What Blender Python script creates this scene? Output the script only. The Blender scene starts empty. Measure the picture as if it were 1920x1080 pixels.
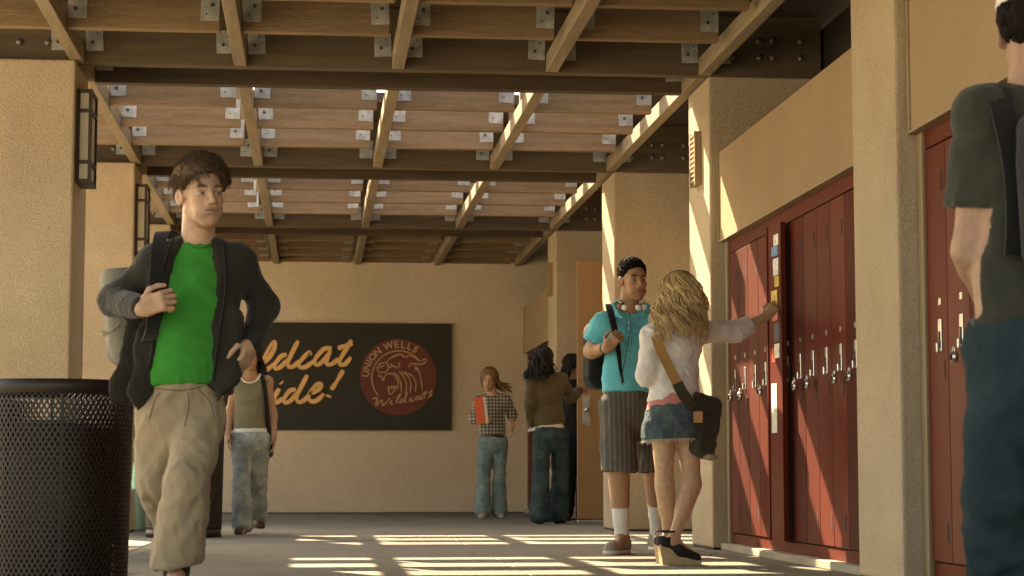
import bpy, bmesh, math, random
import numpy as np
from mathutils import Vector, Matrix
random.seed(7); RNG = np.random.default_rng(11)
SC = bpy.context.scene; COL = SC.collection
# ------------------------------------------------------------------ camera, sky, sun, exposure
FPX = 3733.0; CAMZ = 0.49
PITCH = math.atan(348 / FPX); YAW = math.atan(370 * math.cos(PITCH) / FPX)
cam_d = bpy.data.cameras.new('camera'); cam = bpy.data.objects.new('camera', cam_d); COL.objects.link(cam)
cam_d.sensor_width = 36; cam_d.lens = 36 * FPX / 1920; cam_d.clip_end = 2000; cam_d.clip_start = .05
cam.location = (0, 0, CAMZ); cam.rotation_euler = (math.pi / 2 + PITCH, 0, -YAW)
cam_d.dof.use_dof = True; cam_d.dof.focus_distance = 11.0; cam_d.dof.aperture_fstop = 6.3
SC.camera = cam
TOSUN = Vector((-.61, 1.2, 1.0)).normalized()
w = bpy.data.worlds.new('World'); SC.world = w; w.use_nodes = True
sky = w.node_tree.nodes.new('ShaderNodeTexSky'); sky.sky_type = 'NISHITA'; sky.sun_disc = False
sky.sun_elevation = math.asin(TOSUN.z); sky.sun_rotation = math.atan2(TOSUN.x, TOSUN.y)
sky.dust_density = 2.5; sky.air_density = 1.0
bg = w.node_tree.nodes['Background']; bg.inputs[1].default_value = .15
w.node_tree.links.new(sky.outputs[0], bg.inputs[0])
sun_d = bpy.data.lights.new('sun', 'SUN'); sun = bpy.data.objects.new('sun', sun_d); COL.objects.link(sun)
sun_d.energy = 5.0; sun_d.angle = math.radians(.5); sun_d.color = (1, .92, .78)
sun.rotation_euler = TOSUN.to_track_quat('Z', 'Y').to_euler(); sun.location = (-10, 40, 40)
vs = SC.view_settings; vs.view_transform = 'Standard'; vs.look = 'None'; vs.gamma = 1; vs.use_curve_mapping = False
vs.exposure = 2.05
vs.use_white_balance = True; vs.white_balance_temperature = 8700; vs.white_balance_tint = 8
SC.cycles.use_denoising = True; SC.cycles.max_bounces = 8; SC.cycles.diffuse_bounces = 5; SC.cycles.sample_clamp_indirect = 6
# pixel (1920x1080 photograph) -> direction -> point on a plane
_R = np.array([math.cos(YAW), -math.sin(YAW), 0.])
_F = np.array([math.sin(YAW) * math.cos(PITCH), math.cos(YAW) * math.cos(PITCH), math.sin(PITCH)])
_U = np.array([-math.sin(YAW) * math.sin(PITCH), -math.cos(YAW) * math.sin(PITCH), math.cos(PITCH)])
def hit(px, py, ax, v):
    d = _F + _R * (px - 960) / FPX - _U * (py - 540) / FPX
    o = np.array([0, 0, CAMZ]); return o + d * ((v - o[ax]) / d[ax])
# ------------------------------------------------------------------ materials
def nd(nt, t, **kw):
    n = nt.nodes.new(t)
    for k, v in kw.items():
        if k.startswith('i_'):
            key = k[2:]; key = int(key) if key.isdigit() else key.replace('_', ' ')
            n.inputs[key].default_value = v
        else: setattr(n, k, v)
    return n
def mat(name, col, rough=.8, var=.12, vscale=3., bump=0., bscale=60., metal=0., spec=.5, dirt=0., dirtcol=(.05, .04, .03), stretch=None,
        attr=False, sheen=0., sss=0., bdist=.01, bdetail=3., coat=0., grain=0., gscale=200.):
    m = bpy.data.materials.new(name); m.use_nodes = True; nt = m.node_tree; L = nt.links
    b = nt.nodes['Principled BSDF']; b.inputs['Roughness'].default_value = rough; b.inputs['Metallic'].default_value = metal
    b.inputs['Specular IOR Level'].default_value = spec
    if sheen: b.inputs['Sheen Weight'].default_value = sheen
    if coat: b.inputs['Coat Weight'].default_value = coat; b.inputs['Coat Roughness'].default_value = .2
    if sss: b.inputs['Subsurface Weight'].default_value = sss; b.inputs['Subsurface Radius'].default_value = (.012, .005, .003); b.inputs['Subsurface Scale'].default_value = 1
    geo = nd(nt, 'ShaderNodeNewGeometry'); vec = geo.outputs['Position']
    if stretch:
        mp = nd(nt, 'ShaderNodeMapping'); mp.inputs['Scale'].default_value = stretch; L.new(vec, mp.inputs[0]); vec = mp.outputs[0]
    n1 = nd(nt, 'ShaderNodeTexNoise', i_Scale=vscale, i_Detail=5., i_Roughness=.6); L.new(vec, n1.inputs['Vector'])
    rr = nd(nt, 'ShaderNodeMapRange', i_1=.3, i_2=.7, i_3=1 - var, i_4=1 + var); L.new(n1.outputs[0], rr.inputs[0])
    base = nd(nt, 'ShaderNodeMix', data_type='RGBA', blend_type='MULTIPLY'); base.inputs[0].default_value = 1
    if attr:
        at = nd(nt, 'ShaderNodeAttribute', attribute_name='Col'); L.new(at.outputs['Color'], base.inputs[6])
    else: base.inputs[6].default_value = (*col, 1)
    L.new(rr.outputs[0], base.inputs[7]); out = base.outputs[2]
    if grain:
        n3 = nd(nt, 'ShaderNodeTexNoise', i_Scale=gscale, i_Detail=2.); L.new(vec, n3.inputs['Vector'])
        r3 = nd(nt, 'ShaderNodeMapRange', i_1=.3, i_2=.7, i_3=1 - grain, i_4=1 + grain); L.new(n3.outputs[0], r3.inputs[0])
        g = nd(nt, 'ShaderNodeMix', data_type='RGBA', blend_type='MULTIPLY'); g.inputs[0].default_value = 1
        L.new(out, g.inputs[6]); L.new(r3.outputs[0], g.inputs[7]); out = g.outputs[2]
    if dirt:
        n2 = nd(nt, 'ShaderNodeTexNoise', i_Scale=1.3, i_Detail=8., i_Roughness=.7); L.new(geo.outputs['Position'], n2.inputs['Vector'])
        r2 = nd(nt, 'ShaderNodeMapRange', i_1=.5, i_2=.75, i_3=0., i_4=dirt); L.new(n2.outputs[0], r2.inputs[0])
        mx = nd(nt, 'ShaderNodeMix', data_type='RGBA'); L.new(r2.outputs[0], mx.inputs[0]); L.new(out, mx.inputs[6]); mx.inputs[7].default_value = (*dirtcol, 1); out = mx.outputs[2]
    L.new(out, b.inputs['Base Color'])
    if bump:
        nb = nd(nt, 'ShaderNodeTexNoise', i_Scale=bscale, i_Detail=bdetail, i_Roughness=.55); L.new(vec, nb.inputs['Vector'])
        bp = nd(nt, 'ShaderNodeBump', i_Strength=bump, i_Distance=bdist); L.new(nb.outputs[0], bp.inputs['Height']); L.new(bp.outputs[0], b.inputs['Normal'])
    return m
M = {}
M['stucco'] = mat('stucco', (.475, .365, .245), .95, .10, 1.5, .65, 70, bdist=.012, bdetail=4, spec=.2, grain=.12, gscale=110, dirt=.22, dirtcol=(.3, .21, .11))
M['wallstucco'] = mat('wall_stucco', (.75, .60, .43), .95, .09, .8, .8, 80, bdist=.012, spec=.2, grain=.10, gscale=55, dirt=.10, dirtcol=(.32, .22, .12))
M['fascia'] = mat('fascia_plaster', (.355, .24, .14), .9, .06, 1.2, .5, 90, bdist=.006, spec=.25, grain=.08, gscale=90)
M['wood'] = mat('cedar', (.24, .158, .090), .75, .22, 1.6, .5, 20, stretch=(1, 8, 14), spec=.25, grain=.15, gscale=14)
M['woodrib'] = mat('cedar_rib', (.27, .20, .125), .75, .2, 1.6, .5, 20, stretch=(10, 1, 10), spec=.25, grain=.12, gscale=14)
M['woodbeam'] = mat('cedar_deep_shade', (.085, .058, .036), .75, .25, 1.5, .4, 20, stretch=(1, 8, 12), spec=.25)  # far cross beams: shade under the roofed strips put into the colour
M['woodmid'] = mat('cedar_mid_shade', (.12, .085, .053), .75, .25, 1.5, .4, 20, stretch=(1, 8, 12), spec=.25)  # near cross beams: their unlit faces painted as a darker wood tone
M['void'] = mat('void_shade', (.022, .014, .009), .8, .2, 2)  # near-black tone painting the shade above the fascias
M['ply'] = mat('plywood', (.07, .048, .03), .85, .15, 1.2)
M['galv'] = mat('galvanised_steel', (.40, .40, .37), .55, .35, 14, .2, 40, metal=.35, spec=.5)
M['bolt'] = mat('bolt_steel', (.25, .23, .20), .5, .1, 10, metal=.6)
M['boltd'] = mat('bolt_rust', (.07, .055, .045), .6, .1, 10, metal=.3)
M['red'] = mat('red_locker_enamel', (.115, .018, .009), .5, .18, 1.8, .05, 300, spec=.09, stretch=(1, 1, .25), dirt=.14, dirtcol=(.12, .06, .045))
M['red2'] = mat('red_locker_enamel_worn', (.085, .014, .008), .55, .28, 2.5, .05, 300, spec=.07, stretch=(1, 1, .3), dirt=.35, dirtcol=(.07, .03, .022))
M['red3'] = mat('red_locker_enamel_bright', (.125, .016, .007), .45, .2, 2.2, .05, 300, spec=.12, stretch=(1, 1, .2), dirt=.2, dirtcol=(.16, .07, .05))
M['redin'] = mat('red_locker_inside', (.27, .045, .03), .5, .1, 2)
M['dark'] = mat('black_gap', (.012, .008, .007), .8, 0)
M['chrome'] = mat('chrome_plate', (.72, .70, .64), .25, .05, 20, metal=.9)
M['concrete'] = mat('kerb_concrete', (.36, .31, .23), .9, .15, 3, .5, 60, grain=.1)
M['trim'] = mat('tan_metal_trim', (.30, .215, .125), .55, .06, 2, spec=.4)
M['door'] = mat('tan_door', (.36, .20, .085), .5, .08, 1, spec=.4)
M['brown'] = mat('dark_brown_steel', (.020, .011, .007), .5, .2, 8, spec=.4)
M['liner'] = mat('bin_liner', (.04, .034, .02), .6, .15, 4)
M['blackboard'] = mat('black_sign_board', (.018, .018, .012), .55, .15, 2)
M['signfill'] = mat('orange_yellow_letter', (.93, .54, .21), .55, .1, 5)
M['signred'] = mat('maroon_print', (.17, .035, .022), .6, .08, 4)
M['signdk'] = mat('dark_red_outline', (.10, .015, .008), .6, .05, 4)
M['signtan'] = mat('tan_print', (.56, .36, .18), .6, .05, 4)
M['lampdk'] = mat('lantern_frame', (.028, .014, .010), .5, .1, 6)
M['lampgl'] = mat('lantern_glass', (.50, .46, .34), .35, .05, 3)
def floor_mat():
    m = mat('concrete_floor', (.215, .195, .15), .85, .16, .9, .35, 45, spec=.35, grain=.10, gscale=40, dirt=.35, dirtcol=(.16, .13, .09), bdist=.006)
    nt = m.node_tree; L = nt.links; b = nt.nodes['Principled BSDF']; src = b.inputs['Base Color'].links[0].from_socket; geo = nd(nt, 'ShaderNodeNewGeometry')
    v = nd(nt, 'ShaderNodeTexVoronoi', i_Scale=2.2, i_Randomness=1.); L.new(geo.outputs['Position'], v.inputs['Vector'])      # old gum and drips trodden into the concrete
    r = nd(nt, 'ShaderNodeMapRange', i_1=.045, i_2=.07, i_3=.65, i_4=0.); L.new(v.outputs['Distance'], r.inputs[0])
    mx = nd(nt, 'ShaderNodeMix', data_type='RGBA'); L.new(r.outputs[0], mx.inputs[0]); L.new(src, mx.inputs[6]); mx.inputs[7].default_value = (.055, .048, .04, 1)
    w2 = nd(nt, 'ShaderNodeTexVoronoi', feature='DISTANCE_TO_EDGE', i_Scale=.33); n2 = nd(nt, 'ShaderNodeTexNoise', i_Scale=2.5, i_Detail=6.); L.new(geo.outputs['Position'], n2.inputs['Vector'])
    ad = nd(nt, 'ShaderNodeVectorMath', operation='ADD'); sc_ = nd(nt, 'ShaderNodeVectorMath', operation='SCALE'); sc_.inputs['Scale'].default_value = .35; L.new(n2.outputs['Color'], sc_.inputs[0]); L.new(sc_.outputs[0], ad.inputs[0]); L.new(geo.outputs['Position'], ad.inputs[1]); L.new(ad.outputs[0], w2.inputs['Vector'])
    r2 = nd(nt, 'ShaderNodeMapRange', i_1=.0025, i_2=.006, i_3=.7, i_4=0.); L.new(w2.outputs['Distance'], r2.inputs[0])      # hairline cracks
    m2 = nd(nt, 'ShaderNodeMix', data_type='RGBA'); L.new(r2.outputs[0], m2.inputs[0]); L.new(mx.outputs[2], m2.inputs[6]); m2.inputs[7].default_value = (.05, .043, .034, 1); L.new(m2.outputs[2], b.inputs['Base Color'])
    return m
M['floor'] = floor_mat()
M['ground'] = mat('ground', (.50, .45, .36), .9, .15, .3)
# ------------------------------------------------------------------ helpers
def link(o, parent=None):
    COL.objects.link(o)
    if parent is not None: o.parent = parent
    return o
def tag(o, label=None, cat=None, group=None, kind=None):
    if label: o['label'] = label
    if cat: o['category'] = cat
    if group: o['group'] = group
    if kind: o['kind'] = kind
    return o
def empty(name, loc, label, cat, group=None):
    o = bpy.data.objects.new(name, None); o.empty_display_size = .1; COL.objects.link(o); o.location = loc
    return tag(o, label, cat, group)
def mesh_from(name, V, Fc, m, smooth=False, mats=None, mi=None):
    me = bpy.data.meshes.new(name); me.from_pydata([tuple(v) for v in V], [], [tuple(f) for f in Fc])
    for mm in (mats or [m]): me.materials.append(mm)
    if mi is not None: me.polygons.foreach_set('material_index', mi)
    if smooth: me.polygons.foreach_set('use_smooth', [True] * len(me.polygons))
    me.update(); return me
def obj(name, me, parent=None, world=True):
    o = bpy.data.objects.new(name, me); COL.objects.link(o)
    if parent is not None:
        o.parent = parent
        if world:
            q = parent; off = Vector((0, 0, 0))
            while q is not None: off += q.location; q = q.parent
            o.location = -off
    return o
BQ = [(0, 3, 2, 1), (4, 5, 6, 7), (0, 1, 5, 4), (1, 2, 6, 5), (2, 3, 7, 6), (3, 0, 4, 7)]
def boxv(x0, x1, y0, y1, z0, z1):
    return [(x0, y0, z0), (x1, y0, z0), (x1, y1, z0), (x0, y1, z0), (x0, y0, z1), (x1, y0, z1), (x1, y1, z1), (x0, y1, z1)]
def box(name, b, m, parent=None, bev=0, seg=1):
    V = boxv(*b); me = mesh_from(name, V, BQ, m)
    if bev:
        bm = bmesh.new(); bm.from_mesh(me); bmesh.ops.bevel(bm, geom=bm.edges[:], offset=bev, segments=seg, affect='EDGES', profile=.5); bm.to_mesh(me); bm.free()
    return obj(name, me, parent)
class MB:
    def __init__(s): s.V = []; s.F = []; s.I = []
    def add(s, V, F, mi=0):
        n = len(s.V); s.V += [tuple(v) for v in V]; s.F += [tuple(i + n for i in f) for f in F]; s.I += [mi] * len(F)
    def box(s, x0, x1, y0, y1, z0, z1, mi=0): s.add(boxv(x0, x1, y0, y1, z0, z1), BQ, mi)
    def cyl(s, p0, p1, r0, r1=None, n=10, mi=0, cap=True):
        r1 = r0 if r1 is None else r1; p0 = Vector(p0); p1 = Vector(p1); a = (p1 - p0).normalized()
        u = a.orthogonal().normalized(); v = a.cross(u); V = []
        for p, r in ((p0, r0), (p1, r1)):
            for i in range(n):
                t = 2 * math.pi * i / n; V.append(p + u * (r * math.cos(t)) + v * (r * math.sin(t)))
        F = [(i, (i + 1) % n, n + (i + 1) % n, n + i) for i in range(n)]
        if cap: F += [tuple(range(n - 1, -1, -1)), tuple(range(n, 2 * n))]
        s.add(V, F, mi)
    def tube(s, pts, r, n=6, mi=0):
        pts = [Vector(p) for p in pts]; V = []; k = len(pts); up = None
        for i, p in enumerate(pts):
            a = (pts[min(i + 1, k - 1)] - pts[max(i - 1, 0)]).normalized()
            u = (up - a * up.dot(a)).normalized() if up is not None else a.orthogonal().normalized(); up = u; v = a.cross(u)
            rr = r[i] if hasattr(r, '__len__') else r
            for j in range(n):
                t = 2 * math.pi * j / n; V.append(p + u * (rr * math.cos(t)) + v * (rr * math.sin(t)))
        F = [(i * n + j, i * n + (j + 1) % n, (i + 1) * n + (j + 1) % n, (i + 1) * n + j) for i in range(k - 1) for j in range(n)]
        F += [tuple(range(n - 1, -1, -1)), tuple(range((k - 1) * n, k * n))]
        s.add(V, F, mi)
    def mesh(s, name, mats, smooth=False):
        mats = mats if isinstance(mats, (list, tuple)) else [mats]
        return mesh_from(name, s.V, s.F, None, smooth, mats, s.I)
    def build(s, name, mats, parent=None, smooth=False): return obj(name, s.mesh(name, mats, smooth), parent)
# ------------------------------------------------------------------ the setting
Y1, DY, CD = 8.55, 4.2, .72                       # first pillar line, bay length, pillar depth
YC = [Y1 + DY * (i - 1) for i in range(0, 5)]     # pillar lines (index 1 = nearest in view)
BACK = 24.95; XR, XL = 2.56, -1.53; H = 3.10; XLK = 2.66
g = mesh_from('ground', [(-150, -150, -.03), (150, -150, -.03), (150, 200, -.03), (-150, 200, -.03)], [(0, 1, 2, 3)], M['ground'])
tag(obj('ground', g), kind='structure')
fl = bpy.data.objects.new('floor', None); COL.objects.link(fl); tag(fl, kind='structure')
# concrete floor poured in slabs with open joints between them
ys = [-3, 1.8, 6.0, 10.2, 14.4, 18.6, 22.8, BACK + .3]; xs = [-4.2, -1.15, 1.05, 3.4]
for i in range(len(ys) - 1):
    for j in range(3):
        box('slab', (xs[j] + .004, xs[j + 1] - .004, ys[i] + .004, ys[i + 1] - .004, -.12, 0), M['floor'], fl, .003)
box('slab_bed', (-4.25, 3.42, -3.05, BACK + .34, -.2, -.012), M['dark'], fl)
# far wall
wb = empty('end_wall', (.5, BACK, 0), 'tan stucco wall closing the far end of the corridor', 'wall')
box('wall_face', (-4.4, 3.6, BACK, BACK + .3, .012, 3.9), M['wallstucco'], wb)
box('base_joint', (-4.4, 3.6, BACK - .004, BACK + .02, 0, .012), M['dark'], wb)
ws = empty('side_wall', (3.3, 10, 0), 'tan stucco wall behind the lockers on the right', 'wall')
box('wall_face', (3.34, 3.6, -3, 19.30, 0, 2.55), M['wallstucco'], ws)
box('wall_face', (3.34, 3.6, 20.24, BACK - .004, 0, 2.55), M['wallstucco'], ws)
box('doorway_reveal', (3.5, 3.6, 19.304, 20.236, 0, 2.548), M['dark'], ws)
box('upper_void_panel', (3.34, 3.6, -3, BACK - .004, 2.552, 3.44), M['void'], ws)  # added dark panel standing in for the unlit void above the wall
# pillars
def pillar(x0, x1, y, label):
    e = empty('pillar', ((x0 + x1) / 2, y + CD / 2, 0), label, 'pillar', 'stucco pillars along the corridor')
    box('shaft', (x0, x1, y, y + CD, .012, H), M['stucco'], e, .014, 2)
    box('base_joint', (x0 + .006, x1 - .006, y + .006, y + CD - .006, 0, .014), M['dark'], e)
    return e
labs = ['right pillar beside the person in the dark tee, nearest the camera', 'wide stucco pillar between the two red locker bays',
        'stucco pillar with the louvred light, right behind the person in the white shirt', 'stucco pillar behind the person in the turquoise polo', 'stucco pillar beside the tan open door']
for i in range(5): pillar(XR, XR + .76, YC[i], labs[i])
labsL = [None, None, 'leftmost big stucco pillar above the mesh bin', 'second left pillar, just behind the running person', 'third left pillar mostly hidden by the running person']
for i in range(2, 5): pillar(XL - .76, XL, YC[i] - .12, labsL[i])
# ------------------------------------------------------------------ pergola
RIB = [-1.53, -.50, .515, 1.52, 2.535]; RW = .04
pg = empty('pergola', (.5, 14, H), 'brown timber pergola of ribs, joists and steel plates over the corridor', 'pergola')
ZT = 3.49
def lumber(name, b, m, parent=pg): return box(name, b, m, parent, .004)
for k in (0, 4): lumber('rib', (RIB[k] - RW, RIB[k] + RW, 3, BACK - .01, H + .002, H + .12), M['woodrib'])
# angle plates: one mesh with a dark bolt, shared by all copies
pm = MB(); pm.box(-.055, .055, -.006, 0, -.075, .075, 0)
pm.cyl((.012, -.006, .02), (.012, -.016, .02), .011, n=8, mi=1); pm.cyl((-.02, -.006, -.035), (-.02, -.012, -.035), .006, n=6, mi=1)
PLATE = pm.mesh('bracket_plate', [M['galv'], M['boltd']])
def plate(x, y, z, flip=False):
    o = bpy.data.objects.new('bracket_plate', PLATE); COL.objects.link(o); o.parent = pg
    o.location = (x - pg.location.x, y - pg.location.y, z - pg.location.z)
    o.rotation_euler = (0, (math.pi if random.random() < .5 else 0) + random.uniform(-.05, .05), 0); return o
bm_ = MB(); bm_.cyl((0, 0, 0), (0, -.018, 0), .022, .019, n=12); BOLT = bm_.mesh('bolt', M['bolt'], True)
def bolt(x, y, z, parent):
    o = bpy.data.objects.new('bolt', BOLT); COL.objects.link(o); o.parent = parent
    q = parent; off = Vector((0, 0, 0))
    while q is not None: off += q.location; q = q.parent
    o.location = Vector((x, y, z)) - off
def joist(y, name='joist', m='wood'):
    lumber(name, (-2.4, RIB[0] - RW - .001, y - .035, y + .035, H + .03, ZT - .02), M[m])
    for k in range(4):
        lumber(name, (RIB[k] + RW + .001, RIB[k + 1] - RW - .05, y - .035, y + .035, H + .03, ZT - .02), M[m])
        plate(RIB[k] + RW + .062, y - .0355, H + .165); plate(RIB[k + 1] - RW - .05 - .058, y - .0355, H + .165)
cell = (DY - CD) / 4
for i in range(0, 5):
    y = YC[i]
    for q, yy in (('near', y + .046), ('far', y + CD - .046)):
        if i == 0 and q == 'near': continue
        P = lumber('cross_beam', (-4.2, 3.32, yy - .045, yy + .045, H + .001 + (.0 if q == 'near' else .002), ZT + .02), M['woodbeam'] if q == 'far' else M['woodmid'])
        if q == 'near':
            for k in range(4):
                plate(RIB[k] + RW + .062, yy - .0455, H + .16); plate(RIB[k + 1] - RW - .06, yy - .0455, H + .16)
            plate(RIB[0] - RW - .075, yy - .0455, H + .16); plate(RIB[4] + RW + .08, yy - .0455, H + .16)
            for x in (2.72, 2.9, 2.99, 3.18): bolt(x, yy - .045, H + .13, P); bolt(x, yy - .045, H + .24, P)
            for x in (-1.72, -1.9, -2.1): bolt(x, yy - .045, H + .13, P); bolt(x, yy - .045, H + .24, P)
        else:
            for k in range(1, 4):
                for s in (-.09, .09): bolt(RIB[k] + s, yy - .045, H + .17, P)
            plate(RIB[0] + RW + .062, yy - .0455, H + .16); plate(RIB[4] - RW - .06, yy - .0455, H + .16)
    y2 = y + CD; yn = y + DY if i < 4 else BACK
    for k in (1, 2, 3): lumber('rib', (RIB[k] - RW, RIB[k] + RW, y2 + .002, yn - .002, H + .004, H + .12), M['woodrib'])
    c = (yn - y2) / 4
    for q in range(1, 4): joist(y2 + c * q)
joist(BACK - .04)
# solid roof boards over the closed strips, each lying on the timbers
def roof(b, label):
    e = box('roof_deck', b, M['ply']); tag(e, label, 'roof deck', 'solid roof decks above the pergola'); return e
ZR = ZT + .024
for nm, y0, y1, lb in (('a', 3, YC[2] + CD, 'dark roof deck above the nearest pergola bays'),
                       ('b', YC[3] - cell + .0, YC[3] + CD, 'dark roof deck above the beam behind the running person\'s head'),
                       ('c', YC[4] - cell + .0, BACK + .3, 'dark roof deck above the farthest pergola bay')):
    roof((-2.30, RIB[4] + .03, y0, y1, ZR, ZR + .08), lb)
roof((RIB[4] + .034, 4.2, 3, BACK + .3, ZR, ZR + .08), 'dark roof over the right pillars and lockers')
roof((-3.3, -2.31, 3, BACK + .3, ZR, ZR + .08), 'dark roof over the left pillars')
# ------------------------------------------------------------------ wall lights
def lantern(x, y, z0, z1, label, sgn):
    e = empty('wall_lantern', (x, y, z0), label, 'wall lamp', 'lanterns on the pillars')
    d = .10 * sgn; xa, xb = sorted((x, x + d)); hw = .16; t = .012; bars = MB()
    xo = x + d; xi = x + .03 * sgn
    bp = box('back_plate', (min(x, x + .02 * sgn), max(x, x + .02 * sgn), y - hw, y + hw, z0, z1), M['lampdk'], e, .003)
    gx0, gx1 = sorted((x + .021 * sgn, x + d - .014 * sgn))
    box('glass', (gx0, gx1, y - hw + .02, y + hw - .02, z0 + .02, z1 - .02), M['lampgl'], e, .003)
    fx0, fx1 = sorted((x + .02 * sgn, x + d))
    for yy in (y - hw, y + hw - .022): box('frame_bar', (fx1 - .022 if sgn > 0 else fx0, fx1 if sgn > 0 else fx0 + .022, yy, yy + .022, z0, z1), M['lampdk'], e)
    for zz in (z0, z0 + .12, z1 - .15, z1 - .024): box('frame_rail', (fx0 + .001, fx1 - .001, y - hw + .001, y + hw - .001, zz, zz + .022), M['lampdk'], e)
    return e
for i, lb in ((2, 'dark framed lantern on the leftmost big pillar'), (3, 'smaller looking lantern beside the running person\'s head'), (4, 'farthest left lantern, mostly behind the running person')):
    lantern(XL, YC[i] - .12 + .24, 2.33, 2.93, lb, 1)
def louvre(i, label):
    y = YC[i] + .36; z0, z1 = 2.42, 2.78
    e = empty('louvred_light', (XR, y, z0), label, 'wall light', 'tan louvred lights on the right pillars')
    box('housing', (XR - .03, XR, y - .09, y + .09, z0, z1), M['fascia'], e, .004)
    for yy in (y - .09, y + .07): box('frame_side', (XR - .046, XR - .031, yy, yy + .02, z0, z1), M['fascia'], e)
    for k in range(10):
        z = z0 + .025 + k * .034
        o = box('louvre_slat', (XR - .044, XR - .0315, y - .069, y + .069, z, z + .018), M['fascia'], e)
louvre(2, 'louvred tan light on the pillar behind the person in the white shirt'); louvre(4, 'louvred tan light on the pillar by the open door')
# ------------------------------------------------------------------ locker bays
LW = .2836
def padlock(x, y, z, label, col='chrome'):
    b = MB(); n = 12
    b.cyl((x - .012, y, z - .03), (x - .034, y, z - .03), .024, n=14)
    pts = [(x - .023, y + .014 * math.cos(t), z - .008 + .022 * math.sin(t)) for t in np.linspace(0, math.pi, 9)]
    b.tube(pts, .004, 6)
    b.cyl((x - .034, y, z - .03), (x - .038, y, z - .03), .015, n=12, mi=1)
    return tag(b.build('padlock', [M['chrome'], M['dark']], None, True), label, 'padlock', 'padlocks on the red lockers')
def door_parts(par, e_loc, y_hi, y_lo, z0, z1, x, open_=False):
    pass
def locker_bay(ynear, yfar, label, nm, open_i=None, locks=(), n=11, ystart=None):
    e = empty('locker_bank', (XLK + .2, (ynear + yfar) / 2, 0), label, 'lockers', 'banks of tall red lockers')
    ys_ = ystart if ystart is not None else yfar - .09
    z0, z1 = .115, 1.905
    box('plinth', (XLK - .05, 3.3, ynear + .003, yfar - .003, 0, .045), M['concrete'], e, .006)
    box('kick_panel', (XLK + .012, 3.2, ynear + .003, yfar - .003, .0455, z0 - .008), M['red'], e)
    box('carcass', (XLK + .03, 3.2, ynear + .003, yfar - .003, z0 - .0075, 1.99), M['redin'] if False else M['dark'], e)
    box('top_rail', (XLK + .004, XLK + .029, ynear + .003, yfar - .003, z1 + .008, 1.992), M['red'], e)
    box('jamb', (XLK - .01, XLK + .0295, ys_ + .006, yfar - .003, .046, 1.991), M['trim'], e, .002)
    yend = ys_ - n * LW
    if yend - ynear > .02: box('jamb', (XLK - .01, XLK + .0295, ynear + .003, yend - .004, .046, 1.991), M['trim'], e, .002)
    for i in range(n):
        yh = ys_ - i * LW - .003; yl = ys_ - (i + 1) * LW + .003
        if i == open_i:
            # opened door swung right round on its near edge, over the next locker
            pv = bpy.data.objects.new('open_door', mesh_from('open_door', boxv(-.022, 0, -LW + .006, 0, z0, z1), BQ, M['red']))
            COL.objects.link(pv); pv.parent = e; pv.location = Vector((XLK - .052, yl - .004, 0)) - e.location; pv.rotation_euler = (0, 0, math.radians(4))
            pv['label'] = 'locker door swung open with stickers inside'
            def sub(nm, b, m):
                o = bpy.data.objects.new(nm, mesh_from(nm, boxv(*b), BQ, m)); COL.objects.link(o); o.parent = pv; return o
            wd = LW - .006
            sub('door_flange', (-.030, -.0225, -.018, -.001, z0, z1), M['red']); sub('door_flange', (-.027, -.0225, -wd + .001, -wd + .012, z0, z1), M['red'])
            rs = random.Random(4)
            cols = [(.75, .7, .6), (.08, .25, .5), (.75, .72, .7), (.65, .42, .08), (.7, .5, .1), (.5, .1, .06), (.05, .05, .06), (.8, .75, .6), (.55, .2, .3)]
            z = z1 - .06
            for q in range(8):
                hgt = rs.uniform(.05, .11); y0 = -wd + rs.uniform(.05, .10); wq = rs.uniform(.07, .12)
                sub('sticker', (-.0245, -.0226, y0, y0 + wq, z - hgt, z), mat('sticker', cols[q % len(cols)], .5, .5, 30)); z -= hgt + rs.uniform(.0, .02)
            sub('sticker', (-.0245, -.0226, -.15, -.08, 1.12, 1.2), mat('sticker_red', (.7, .06, .03), .5, .1, 10))
            sub('paper_list', (-.0245, -.0226, -.16, -.06, .72, 1.0), mat('paper', (.7, .66, .58), .8, .25, 60))
            box('locker_interior', (XLK + .012, XLK + .0295, yl, yh, z0, z1), M['dark'], e)
            continue
        d = box('door', (XLK + .0, XLK + .028, yl, yh, z0, z1), M[('red', 'red2', 'red3', 'red', 'red2')[(i * 7 + int(ynear)) % 5]], e, .003)
        ym = yl + .05; zc = 1.06
        for zz in (1.70, .20):
            box('vent_slot', (XLK - .0015, XLK + .002, ym - .012, ym + .008, zz, zz + .085), M['dark'], d)
        box('handle_plate', (XLK - .006, XLK - .0005, ym + .026, ym + .068, zc - .05, zc + .09), M['chrome'], d, .002)
        box('handle_recess', (XLK - .0075, XLK - .0062, ym + .036, ym + .058, zc - .035, zc + .035), M['dark'], d)
        box('handle_pull', (XLK - .022, XLK - .0077, ym + .040, ym + .054, zc - .055, zc - .012), M['chrome'], d, .003)
        box('number_plate', (XLK - .0035, XLK - .0005, ym + .030, ym + .064, zc + .15, zc + .178), M['chrome'], d)
        box('vent_slot', (XLK - .0015, XLK + .002, ym - .012, ym + .004, zc - .17, zc - .09), M['dark'], d)
        if i in locks: padlock(XLK - .014, ym + .046, zc - .06, locks[i])
    # plaster fascia over the lockers with metal edge trim
    f = empty('fascia', (XLK, (ynear + yfar) / 2, 2.0), {'m': 'plaster fascia panel over the lockers with the open door', 'n': 'plaster fascia panel over the lockers behind the dark tee', 'f': 'small plaster fascia panel in the far corner by the end wall'}[nm], 'fascia panel', 'fascia panels above the lockers')
    box('panel', (XLK - .045, XLK + .10, ynear + .05, yfar - .05, 2.004, 2.585), M['fascia'], f, .004)
    box('edge_trim', (XLK - .052, XLK + .10, ynear + .02, yfar - .02, 1.992, 2.0035), M['trim'], f)
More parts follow.
